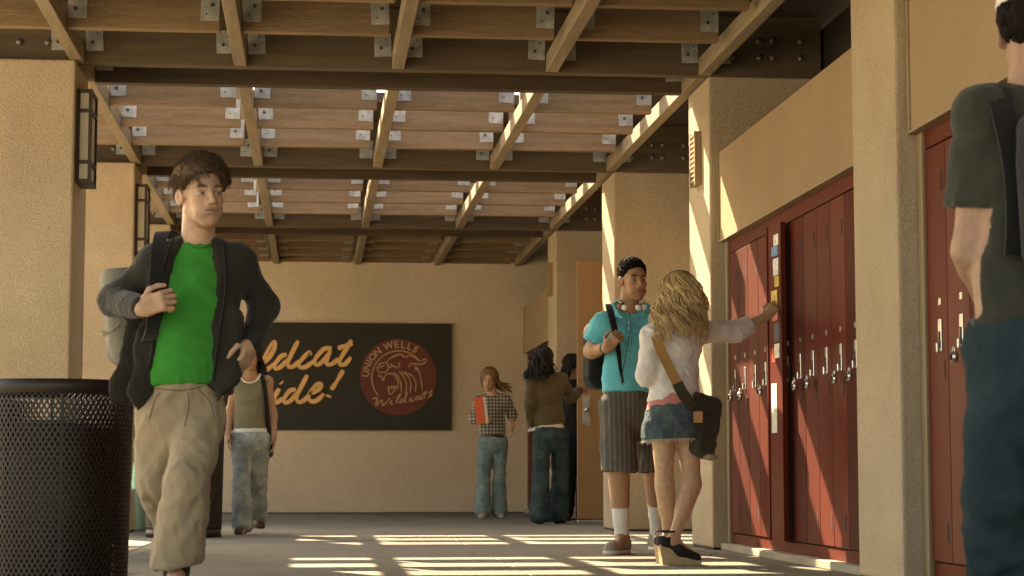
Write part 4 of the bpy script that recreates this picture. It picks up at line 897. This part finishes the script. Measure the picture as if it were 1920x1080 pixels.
def flares(J, j, u, lo, hi, m, p, top, rads, h=.010, hem=.0, wst=.140, hip=.16, ground=True, flat=.8):
    K = Solid(lo - .03, hi + .03, h); hm = mid(J['hipA'], J['hipB']); K.cone(top, hm, wst, hip, .04, flat=flat, side=u)
    for q in 'AB': K.chain([J['hip' + q], J['kn' + q], J['an' + q] - np.array([0, 0, hem])], rads, .018)
    K.plane(top, (0, 0, 1)); 
    K.plane(np.array([0, 0, .025]), (0, 0, -1))
    return garment('jeans', K, m, p, [(.007, (8, 8, 7), .5), (.004, (18, 18, 16), -.4)])
def flat_shoe(p, an, d, m, ground=0., ln=.24):
    d = unit(np.array([d[0], d[1], 0])); c = np.array([an[0], an[1], ground]); T = Solid(*bounds([c - d * .07, c + d * ln], .09), .008)
    T.cone(c - d * .04 + np.array([0, 0, .035]), c + d * (ln - .11) + np.array([0, 0, .028]), .036, .036, .02); T.plane(c, (0, 0, -1)); return garment('shoe', T, m, p)
# tank-top girl
def tank_girl():
    j, J, p, u, lo, hi, hc, Rm, W = girl(16.4, dict(neck=(469, 700, .0), shA=(442, 718, .0), shB=(501, 716, .0), elA=(432, 770, .04), wrA=(428, 815, -.05), elB=(512, 775, .03), wrB=(514, 818, -.02), chest=(470, 745, 0), waist=(469, 785, 0),
        hipA=(454, 825, 0), hipB=(487, 825, 0), knA=(452, 905, -.05), anA=(454, 985, -.05), knB=(484, 905, .05), anB=(482, 968, .35)), (468, 668, -.01), 5, 'person in olive tank top and faded jeans behind the running person', (.40, .215, .12), (.118, .66, .102, .72, .112, .80), hands=[('A', (0, -.2, -1), (1, 0, 0), (0, -1, 0), (.4,) * 4), ('B', (0, -.2, -1), (-1, 0, 0), (0, -1, 0), (.4,) * 4)])
    eyes(p, W, .95, Rm); long_hair(p, hc, Rm, .95, [(.012, .009, .007), (.02, .013, .010)], n=120, length=.22, curl=.01, freq=20, seed=5, wind=(.03, 0, 0), h=.012)
    T = Solid(lo, hi, .009); torso(T, J, (.118, .66, .102, .72, .135, .80), u, .012, low=False, sh=.03); T.cone(J['waist'], j(469, 815, 0), .116, .142, .04, flat=.76, side=u); T.plane(j(469, 806, 0), (0, 0, -1)); T.ell(j(469, 700, -.05), (.085, .12, .085), None, .006, 's')
    for s_ in (430, 510): T.cone(j(s_ + (3 if s_ < 470 else -2), 705, 0), j(s_ + (0 if s_ < 470 else 2), 745, 0), .045, .03, .004, 's')
    garment('tank_top', T, fab('olive_jersey', (.175, .155, .095)), p, [(.004, (10, 10, 18), .3)])
    b = MB(); c0 = j(469, 700, 0); pts = [c0 + np.array([.083 * math.sin(t), -.105 + .035 * (math.sin(t) ** 2), -.083 * math.cos(t)]) for t in np.linspace(-1.5, 1.5, 16)]; b.tube(pts, .006, 6)
    b.build('white_trim', fab('white_trim', (.7, .66, .58)), p, True)
    H_ = Solid(lo, hi, .009); H_.cone(j(469, 803, 0), j(469, 812, 0), .135, .14, .0, flat=.8, side=u, cap=True); garment('white_hem', H_, fab('white_hem', (.7, .66, .58)), p)
    flares(J, j, u, lo, hi, denim('faded_denim', (.20, .22, .21), (.42, .43, .38), 9), p, j(469, 811, 0), (.088, .066, .082))
    for q, d in (('A', (-.2, -1)), ('B', (.3, -1))): flat_shoe(p, J['an' + q], d, mat('brown_sandal', (.06, .035, .02), .7, .1), 0 if q == 'A' else max(0, J['anB'][2] - .1))
    b = empty('shoulder_bag', tuple(j(502, 830, .05)), 'black shoulder bag hanging beside the person in the tank top', 'bag'); B = Solid(*bounds([j(500, 790, .05), j(505, 860, .05)], .1), .01); B.rbox(j(504, 828, .08), (.035, .10, .13), .03); garment('bag_body', B, fab('black_leather', (.012, .011, .010), rough=.5), b, [(.005, (12, 12, 12), 0)])
    ribbon('strap', spline([j(488, 703, .05), j(492, 708, -.06), j(498, 740, -.08), j(501, 780, -.06), j(503, 805, .0)], 16), (1, 0, 0), .035, .006, fab('black_strap', (.012, .011, .010)), b)
tank_girl()
def plaid_girl():
    j, J, p, u, lo, hi, hc, Rm, W = girl(21.7, dict(neck=(922, 737, .0), shA=(899, 752, .0), shB=(949, 751, .0), elA=(889, 785, .0), wrA=(902, 790, -.20), elB=(960, 777, .06), wrB=(961, 798, -.05), chest=(924, 768, 0), waist=(923, 797, 0),
        hipA=(911, 828, 0), hipB=(937, 828, 0), knA=(908, 893, -.04), anA=(906, 957, -.06), knB=(936, 893, -.02), anB=(936, 957, .0)), (917, 711, -.02), -14, 'person in checked shirt and pale flared jeans holding an orange folder', (.47, .27, .17), (.118, .66, .105, .72, .112, .80), pitch=14, roll=6,
        hands=[('A', (.9, -.2, .2), (.2, .9, 0), (0, -.2, 1), (.5,) * 4), ('B', (0, -.2, -1), (-1, 0, 0), (0, -1, 0), (.4,) * 4)])
    eyes(p, W, .95, Rm); long_hair(p, hc, Rm, .95, [(.20, .115, .05), (.30, .18, .08), (.12, .065, .03)], n=120, length=.22, curl=.014, freq=16, seed=6, wind=(.14, .06, .05), h=.012)
    T = Solid(lo, hi, .010); torso(T, J, (.118, .66, .105, .72, .135, .80), u, .018, low=False, sh=.038); T.cone(J['waist'], j(923, 822, 0), .125, .150, .04, flat=.78, side=u); T.plane(j(923, 814, 0), (0, 0, -1))
    T.chain([J['shA'], J['elA'], mid(J['elA'], J['wrA'], .4)], (.056, .052, .044), .03); T.chain([J['shB'], J['elB'], mid(J['elB'], J['wrB'], .3)], (.056, .052, .044), .03); T.ell(j(921, 736, -.03), (.05, .07, .05), None, .006, 's')
    garment('checked_shirt', T, plaid_mat(), p, [(.006, (9, 9, 14), .4)])
    bt = Solid(lo, hi, .010); bt.cone(j(924, 816, 0), j(924, 821, 0), .143, .145, 0, flat=.82, side=u, cap=True); garment('belt', bt, mat('black_belt', (.015, .012, .010), .5, 0), p)
    flares(J, j, u, lo, hi, denim('pale_denim', (.10, .16, .165), (.25, .31, .29), 9), p, j(924, 818, 0), (.088, .064, .088))
    for q, d in (('A', (-.2, -1)), ('B', (.1, -1))): flat_shoe(p, J['an' + q], d, mat('beige_shoe', (.35, .30, .23), .7, .2, 30))
    f = empty('folder', tuple(j(901, 797, -.24)), 'orange folder with papers held by the person in the checked shirt', 'folder')
    V = [j(x, y, -.245 + d) for d in (-.012, .008) for x, y in ((888, 747), (905, 743), (911, 793), (894, 796))]; V2 = [j(x, y, -.245 + d) for d in (-.006, .004) for x, y in ((904, 744), (910, 744), (916, 793), (910, 795))]
    F = [(0, 1, 2, 3), (7, 6, 5, 4), (0, 4, 5, 1), (1, 5, 6, 2), (2, 6, 7, 3), (3, 7, 4, 0)]
    obj('cover', mesh_from('cover', V, F, mat('orange_card', (.72, .13, .045), .6, .05)), f); obj('papers', mesh_from('papers', V2, F, mat('white_paper', (.75, .70, .6), .8, .05)), f)
plaid_girl()
def olive_girl():
    j, J, p, u, lo, hi, hc, Rm, W = girl(19.4, dict(neck=(1022, 700, .0), shA=(1000, 717, .0), shB=(1052, 712, .02), elA=(993, 757, -.05), wrA=(997, 792, .05), elB=(1072, 745, .12), wrB=(1086, 732, .30), chest=(1027, 742, 0), waist=(1030, 780, 0),
        hipA=(1018, 818, 0), hipB=(1048, 818, 0), knA=(1014, 893, .0), anA=(1013, 965, -.02), knB=(1050, 890, .12), anB=(1046, 965, .2)), (1019, 674, -.0), 160, 'person in olive jacket and dark flared jeans, seen from behind', (.36, .19, .11), (.120, .66, .105, .72, .112, .80),
        hands=[('B', (.9, .4, .2), (.3, .9, 0), (0, 0, 1), (.2,) * 4)], foot_d=((0, .1, -.06), (.05, .1, -.06)))
    long_hair(p, hc, Rm, .98, [(.010, .007, .006), (.018, .011, .008)], n=190, length=.24, curl=.026, freq=22, seed=9, down=(-.22, 0, -1), rad=.007, spread=.05, h=.012, puff=.012)
    T = Solid(lo, hi, .010); torso(T, J, (.120, .66, .105, .72, .138, .80), u, .022, low=False, sh=.04); T.cone(J['waist'], j(1032, 800, 0), .128, .142, .04, flat=.78, side=u); T.plane(j(1032, 796, 0), (.1, 0, -1))
    T.chain([J['shA'], J['elA'], J['wrA']], (.058, .052, .044), .03); T.chain([J['shB'], J['elB'], mid(J['elB'], J['wrB'], .85)], (.058, .052, .044), .03)
    garment('jacket', T, fab('olive_canvas_jacket', (.085, .062, .028)), p, [(.008, (9, 9, 12), .4), (.004, (20, 20, 24), -.4)])
    U = Solid(lo, hi, .010); U.cone(j(1031, 794, 0), j(1033, 806, 0), .122, .134, 0, flat=.8, side=u, cap=True); garment('undershirt', U, fab('white_undershirt', (.62, .52, .42)), p)
    flares(J, j, u, lo, hi, denim('dark_denim', (.022, .042, .050), (.06, .085, .085), 8), p, j(1033, 802, 0), (.090, .074, .110), wst=.142, hip=.16)
    for q, d in (('A', (-.1, 1)), ('B', (.6, 1))): flat_shoe(p, J['an' + q], d, mat('dark_shoe', (.02, .014, .010), .7, .2))
olive_girl()
def shadow_person():
    j, J, p, u, lo, hi, hc, Rm, W = girl(20.72, dict(neck=(1078, 712, .0), shA=(1060, 722, .0), shB=(1103, 722, .02), elA=(1056, 760, .05), wrA=(1062, 792, -.05), elB=(1108, 762, .0), wrB=(1104, 790, -.05), chest=(1081, 750, 0), waist=(1080, 780, 0),
        hipA=(1070, 818, 0), hipB=(1093, 818, 0), knA=(1068, 890, .0), anA=(1062, 958, .02), knB=(1094, 890, .0), anB=(1094, 962, .0)), (1078, 686, -.0), 60, 'person in black, half hidden between the olive jacket and the door', (.30, .16, .09), (.118, .66, .105, .72, .112, .80))
    long_hair(p, hc, Rm, .95, [(.010, .007, .006)], n=90, length=.16, curl=.01, freq=20, seed=4, h=.012)
    T = Solid(lo, hi, .012); torso(T, J, (.118, .66, .105, .72, .135, .80), u, .02, low=False, sh=.04); T.cone(J['waist'], j(1080, 806, 0), .128, .145, .04, flat=.78, side=u)
    for q in 'AB': T.chain([J['sh' + q], J['el' + q], mid(J['el' + q], J['wr' + q], .9)], (.058, .052, .042), .03)
    garment('black_top', T, fab('black_jersey', (.014, .012, .012)), p, [(.006, (9, 9, 12), .4)])
    flares(J, j, u, lo, hi, denim('navy_denim', (.010, .012, .018), (.02, .022, .028), 8), p, j(1080, 804, 0), (.088, .066, .078))
    for q in 'AB': flat_shoe(p, J['an' + q], (0, -1), mat('black_shoe', (.012, .010, .010), .7, .2))
shadow_person()
def near_man():
    Y0 = 5.35; w = (.165, .70, .158, .74, .168, .76)
    j, J, p, u, lo, hi, hc, Rm, W = girl(Y0, dict(neck=(1932, 165, .0), shA=(1842, 215, .0), shB=(2035, 215, .0), elA=(1818, 470, .04), wrA=(1862, 600, .20), elB=(2062, 425, .0), wrB=(2050, 590, -.05), chest=(1940, 330, 0), waist=(1938, 510, 0),
        hipA=(1890, 660, 0), hipB=(1985, 660, 0), knA=(1878, 930, -.05), anA=(1880, 1170, .1), knB=(1995, 930, .12), anB=(1995, 1170, .3)), (1934, 62, .0), 150, 'person in dark green tee and dark jeans at the right edge, seen from behind', (.36, .20, .125), w, hs=1.05, h=.010,
        uy=.15, arms=(.055, .047, .031), legs=(.088, .06, .04), fem=False, hands=[('A', (.8, .3, -.3), (0, -1, 0), (0, 0, 1), (.5,) * 4, 1.)], foot_d=((0, .13, -.06), (0, .13, -.06)))
    short_hair(p, hc, Rm, 1.05, (.014, .010, .008), 700, .03, .010, seed=15)
    T = Solid(lo, hi, .010); torso(T, J, w, u, .018, low=False, sh=.046); T.cone(J['waist'], j(1940, 640, 0), .176, .186, .04, flat=.75, side=u); T.plane(j(1938, 615, 0), (0, 0, -1), .006)
    for q in 'AB': T.cone(J['sh' + q], mid(J['sh' + q], J['el' + q], .8), .074, .080, .03); T.cone(mid(J['sh' + q], J['el' + q], .68), mid(J['sh' + q], J['el' + q], 1.5), .11, .11, .004, 's', cap=True)
    garment('tee_shirt', T, fab('dark_green_cotton', (.036, .036, .024)), p, [(.006, (8, 8, 13), .35), (.004, (15, 15, 22), -.5)])
    K = Solid(lo - .03, hi + .03, .010); K.cone(j(1938, 600, 0), j(1940, 680, 0), .172, .185, .04, flat=.78, side=u)
    for q in 'AB': K.chain([J['hip' + q], J['kn' + q], J['an' + q] - np.array([0, 0, .03])], (.115, .098, .098), .025)
    K.plane(j(1938, 605, 0), (0, 0, 1)); K.plane(np.array([0, 0, .03]), (0, 0, -1)); garment('jeans', K, denim('teal_denim', (.014, .028, .032), (.028, .045, .048), 6), p, [(.009, (6, 6, 9), .5), (.005, (14, 14, 18), -.4)])
    for q in 'AB': flat_shoe(p, J['an' + q], (0, 1), mat('black_shoe', (.012, .010, .010), .7, .2), 0, .26)
    C = Solid(*bounds([hc], .2), .008); f = lambda a: hc + Rm @ (np.array(a) * 1.05); C.ell(f((0, .018, .062)), np.array([.09, .112, .085]) * 1.05, Rm, 0); C.plane(f((0, 0, .055)), Rm @ np.array([0, .12, -1])); C.cone(f((0, -.10, .058)), f((0, -.17, .045)), .07, .06, .02, flat=.12, side=Rm[:, 0])
    tag(garment('cap', C, fab('white_cap_cotton', (.7, .66, .58)), None), 'white cap on the person at the right edge', 'cap')
    bp = empty('backpack', tuple(j(1960, 400, -.2)), 'black backpack strap and pack on the person at the right edge', 'backpack'); B = Solid(*bounds([j(1960, 300, -.2), j(2000, 520, -.2)], .25), .012); B.rbox(j(1996, 360, -.21), (.12, .075, .22), .06, frame(.15)); garment('pack', B, fab('black_pack_nylon', (.012, .011, .011)), bp, [(.006, (8, 8, 8), .3)])
    ribbon('strap', spline([j(1880, 178, .06), j(1872, 160, -.02), j(1880, 210, -.10), j(1900, 300, -.145), j(1908, 400, -.15), j(1905, 480, -.15)], 24), (1, 0, 0), .065, .010, fab('black_webbing', (.012, .011, .010)), bp)
near_man()
# ------------------------------------------------------------------ bins
def mesh_bin(x, y, label, R=.30, Hh=.86, n=84, rows=20, holes=.63):
    e = empty('litter_bin', (x, y, 0), label, 'litter bin', 'dark brown mesh litter bins'); b = MB(); z0, z1 = .06, Hh - .05; dz = (z1 - z0) / rows
    rad = lambda z: R * (.955 + .045 * z / Hh) if z < Hh else R
    P = lambda t, z: (x + rad(z) * math.cos(t), y + rad(z) * math.sin(t), z)
    dt = 2 * math.pi / n
    for k in range(2 * rows - 1):
        zc = z0 + dz / 2 * (k + 1)
        for i in range(n):
            tc = dt * (i + (.5 if k % 2 else 0)); o = [(tc - dt / 2, zc), (tc, zc + dz / 2), (tc + dt / 2, zc), (tc, zc - dz / 2)]; q = [(tc + (a - tc) * holes, zc + (c - zc) * holes) for a, c in o]
            V = [P(*v) for v in o] + [P(*v) for v in q]; b.add(V, [(s, (s + 1) % 4, 4 + (s + 1) % 4, 4 + s) for s in range(4)])
    o = b.build('mesh_shell', M['brown'], e); md = o.modifiers.new('t', 'SOLIDIFY'); md.thickness = .005; o['kind'] = 'stuff'
    for nm, za, zb, r in (('top_rim', Hh - .055, Hh, R + .006), ('base_ring', .0, .07, R * .955 + .004)):
        c = MB(); V = []; m_ = 64
        for rr, zz in ((r, za), (r, zb), (r - .018, zb), (r - .018, za)): V += [(x + rr * math.cos(2 * math.pi * i / m_), y + rr * math.sin(2 * math.pi * i / m_), zz) for i in range(m_)]
        c.add(V, [(a * m_ + i, a * m_ + (i + 1) % m_, ((a + 1) % 4) * m_ + (i + 1) % m_, ((a + 1) % 4) * m_ + i) for a in range(4) for i in range(m_)]); c.build(nm, M['brown'], e, True)
    c = MB(); c.cyl((x, y, .02), (x, y, Hh - .16), R * .70, R * .86, 48); c.build('inner_liner', M['liner'], e, True)
    for k in range(8):
        t = math.pi / 4 * k + .2; c = MB(); c.box(-.006, .006, -.004, .004, .05, Hh - .03); me = c.mesh('upright_bar', M['brown']); oo = bpy.data.objects.new('upright_bar', me); COL.objects.link(oo); oo.parent = e
        oo.location = (R * .955 * math.cos(t), R * .955 * math.sin(t), 0); oo.rotation_euler = (0, 0, t + math.pi / 2)
    return e
c0 = hit(251, 735, 1, 8.2); mesh_bin(c0[0] - .306, 8.2, 'big dark brown mesh litter bin in the left foreground')
c0 = hit(420, 900, 1, 15.75); mesh_bin(c0[0] - .306, 15.75, 'far dark brown mesh litter bin beside the person in the tank top')
gb = empty('recycling_bin', (-1.30, 16.35, 0), 'small dark green bin with a mint liner bag, behind the litter bin', 'bin')
S_ = Solid((-1.55, 16.1, -.02), (-1.05, 16.6, .62), .01); S_.cone((-1.30, 16.35, .03), (-1.30, 16.35, .40), .13, .155, 0, cap=True); garment('bin_body', S_, mat('dark_green_plastic', (.01, .045, .022), .5, .1), gb)
S_ = Solid((-1.55, 16.1, .3), (-1.05, 16.6, .66), .01); S_.cone((-1.30, 16.35, .36), (-1.30, 16.35, .58), .165, .150, 0, cap=True); garment('liner_bag', S_, mat('mint_plastic', (.22, .60, .42), .35, .15, 12, .5, 25), gb, [(.008, (16, 16, 9), .2)])
# ------------------------------------------------------------------ sign
SG = empty('wall_sign', (.2, BACK - .03, .9), 'long black sign with orange script lettering and round maroon crest', 'sign')
YS = BACK - .045
a0 = hit(365, 806, 1, YS); a1 = hit(847, 607, 1, YS)
box('board', (a0[0], a1[0], YS, BACK - .002, a0[2], a1[2]), M['blackboard'], SG, .004)
def cp(u, v): return hit(460 + u / 4.695, 590 + v / 4.695, 1, YS)
def stroke(b, pts, wd, off, mi=0, n=None, ends=(.75, .6)):
    """flat brush stroke: ribbon with thickness lying on the board"""
    P = spline([cp(*q) for q in pts], n or 5 * len(pts)); k = len(P); V = []
    for i, p in enumerate(P):
        a = unit(P[min(i + 1, k - 1)] - P[max(i - 1, 0)]); s_ = np.array([-a[2], 0, a[0]]); t = i / (k - 1); ww = wd / 2 * min(1, ends[0] + t * 3, ends[1] + (1 - t) * 3) * (1 + .15 * math.sin(9 * t))
        for sx, d in ((-1, 0), (1, 0), (1, 1), (-1, 1)): q = p + s_ * (sx * ww); V.append((q[0], YS - .0012 - off - (.004 if d else 0), q[2]))
    b.add(V, [(i * 4 + c, i * 4 + (c + 1) % 4, i * 4 + 4 + (c + 1) % 4, i * 4 + 4 + c) for i in range(k - 1) for c in range(4)] + [(3, 2, 1, 0), (4 * k - 4, 4 * k - 3, 4 * k - 2, 4 * k - 1)], mi)
LET = [[[(-320, 330), (-290, 300), (-280, 380), (-270, 480), (-200, 370), (-150, 310), (-150, 400), (-145, 475), (-70, 370), (-20, 300)]],
 [[(60, 360), (20, 440), (35, 480), (90, 440)], [(92, 300), (98, 312)]],
 [[(160, 430), (215, 370), (258, 290), (255, 240), (215, 285), (160, 400), (158, 460), (190, 482), (255, 430)]],
 [[(365, 350), (315, 368), (258, 440), (265, 475), (310, 460), (372, 395)], [(465, 230), (420, 320), (375, 420), (385, 460), (430, 450), (475, 405)]],
 [[(570, 360), (562, 335), (510, 380), (470, 435), (488, 465), (540, 455), (605, 405)]],
 [[(760, 292), (690, 305), (622, 380), (610, 430), (642, 440), (700, 390), (748, 325)], [(750, 310), (715, 400), (725, 440), (770, 430), (820, 385)]],
 [[(935, 222), (890, 300), (832, 400), (838, 440), (880, 433), (930, 375)], [(815, 300), (880, 272), (945, 255)]],
 [[(-150, 560), (-190, 670), (-230, 780)], [(-200, 590), (-100, 545), (-20, 560), (-10, 620), (-80, 670), (-170, 680)]],
 [[(90, 650), (65, 710), (40, 765)], [(60, 720), (130, 655), (170, 660), (195, 695)]],
 [[(300, 650), (258, 725), (268, 775), (335, 735)], [(314, 594), (324, 606)]],
 [[(445, 658), (390, 672), (342, 740), (350, 775), (400, 755), (455, 685)], [(545, 532), (500, 620), (452, 720), (465, 768), (510, 758), (556, 715)]],
 [[(562, 700), (640, 662), (668, 618), (632, 612), (572, 680), (556, 735), (590, 765), (640, 748), (692, 695)]],
 [[(862, 488), (810, 580), (756, 662)], [(738, 708), (730, 728)]]]
for st in LET:
    b = MB(); z_ = RNG.uniform(0, .0004)
    for i, s_ in enumerate(st):
        dot = len(s_) == 2; stroke(b, s_, (.072 if not dot else .086), z_ + i * .0003, 1, ends=(.9, .9)); stroke(b, s_, (.050 if not dot else .064), .006 + z_ + i * .0003, 0, ends=(.8, .7))
    b.build('letter', [M['signfill'], M['signdk']], SG)
ec = cp(1345, 548); er = (cp(1345 + 337, 548) - ec)[0]
b = MB(); b.cyl((ec[0], YS, ec[2]), (ec[0], YS - .006, ec[2]), er, er, 72); crest = b.build('crest_disc', M['signred'], SG)
def crest_lines(name, lines, wd):
    b = MB()
    for i, s_ in enumerate(lines): stroke(b, s_, wd, .006 + .0002 * (i % 8), 0, ends=(.6, .5))
    return b.build(name, M['signtan'], crest)
arc = [(1350 + 237 * math.cos(t), 556 - 237 * math.sin(t)) for t in np.linspace(math.radians(222), math.radians(38), 26)]
crest_lines('crest_ring', [arc], .015)
crest_lines('crest_cat', [[(1240, 420), (1270, 390), (1310, 365), (1370, 350), (1400, 372), (1450, 362), (1500, 385), (1540, 410), (1580, 390), (1590, 410), (1560, 435), (1520, 437), (1470, 430), (1440, 450), (1448, 470)],
 [(1240, 420), (1190, 430), (1165, 460), (1165, 490), (1190, 510), (1240, 500), (1260, 470), (1250, 440), (1240, 420)], [(1180, 470), (1200, 455), (1222, 450)], [(1270, 430), (1300, 450), (1340, 466), (1358, 440), (1345, 420)], [(1315, 460), (1290, 450), (1270, 470)],
 [(1170, 520), (1180, 545), (1195, 540), (1215, 582), (1228, 540), (1250, 520), (1290, 520), (1320, 545)], [(1320, 545), (1345, 590), (1340, 640), (1310, 670), (1290, 700)], [(1290, 700), (1265, 690), (1260, 630), (1280, 652), (1290, 625), (1305, 650), (1320, 630), (1342, 642)],
 [(1300, 508), (1340, 540), (1368, 600), (1373, 690)], [(1350, 500), (1395, 550), (1418, 620), (1410, 700)], [(1372, 500), (1430, 540), (1455, 610), (1450, 690)], [(1400, 505), (1470, 540), (1500, 600), (1495, 680)], [(1480, 450), (1520, 480), (1535, 530), (1550, 600), (1556, 660)], [(1490, 470), (1505, 490), (1500, 470), (1530, 500)]], .0145)
crest_lines('crest_script', [[(1120, 742), (1160, 735), (1150, 800), (1200, 752), (1213, 800), (1275, 728)], [(1288, 750), (1275, 780), (1302, 785)], [(1308, 728), (1311, 733)], [(1340, 750), (1365, 700), (1345, 720), (1330, 765), (1352, 780)], [(1388, 738), (1362, 762), (1375, 776), (1402, 745)], [(1428, 680), (1402, 755), (1422, 770)],
 [(1470, 730), (1445, 750), (1455, 766), (1490, 750)], [(1525, 715), (1498, 735), (1505, 752), (1530, 735), (1548, 712)], [(1546, 715), (1540, 745), (1562, 738)], [(1592, 668), (1570, 720), (1586, 735)], [(1555, 697), (1608, 683)], [(1648, 665), (1622, 690), (1642, 705), (1608, 728)]], .017)
txt = 'UNION WELLS'; wts = [1, 1, .5, 1, 1, .6, 1.25, .95, .9, .9, .95]; tot = sum(wts); acc = 0
for ch, wt_ in zip(txt, wts):
    t = math.radians(181 - (181 - 52) * (acc + wt_ / 2) / tot); acc += wt_
    if ch == ' ': continue
    cu = bpy.data.curves.new('crest_letter', 'FONT'); cu.body = ch; cu.size = .118; cu.align_x = 'CENTER'; cu.extrude = .002; cu.offset = .003
    to = bpy.data.objects.new('t', cu); COL.objects.link(to); dg = bpy.context.evaluated_depsgraph_get(); me = bpy.data.meshes.new_from_object(to.evaluated_get(dg)); bpy.data.objects.remove(to)
    me.materials.clear(); me.materials.append(M['signtan']); R_ = er * .765; o = bpy.data.objects.new('crest_letter', me); COL.objects.link(o); o.parent = crest
    q = Vector((ec[0] + R_ * math.cos(t), YS - .009, ec[2] + R_ * math.sin(t))); o.location = q - crest.location - SG.location; o.rotation_euler = (math.pi / 2, 0, 0)
    o.rotation_euler = (Matrix.Rotation(-(t - math.pi / 2), 4, 'Y') @ Matrix.Rotation(math.pi / 2, 4, 'X')).to_euler()
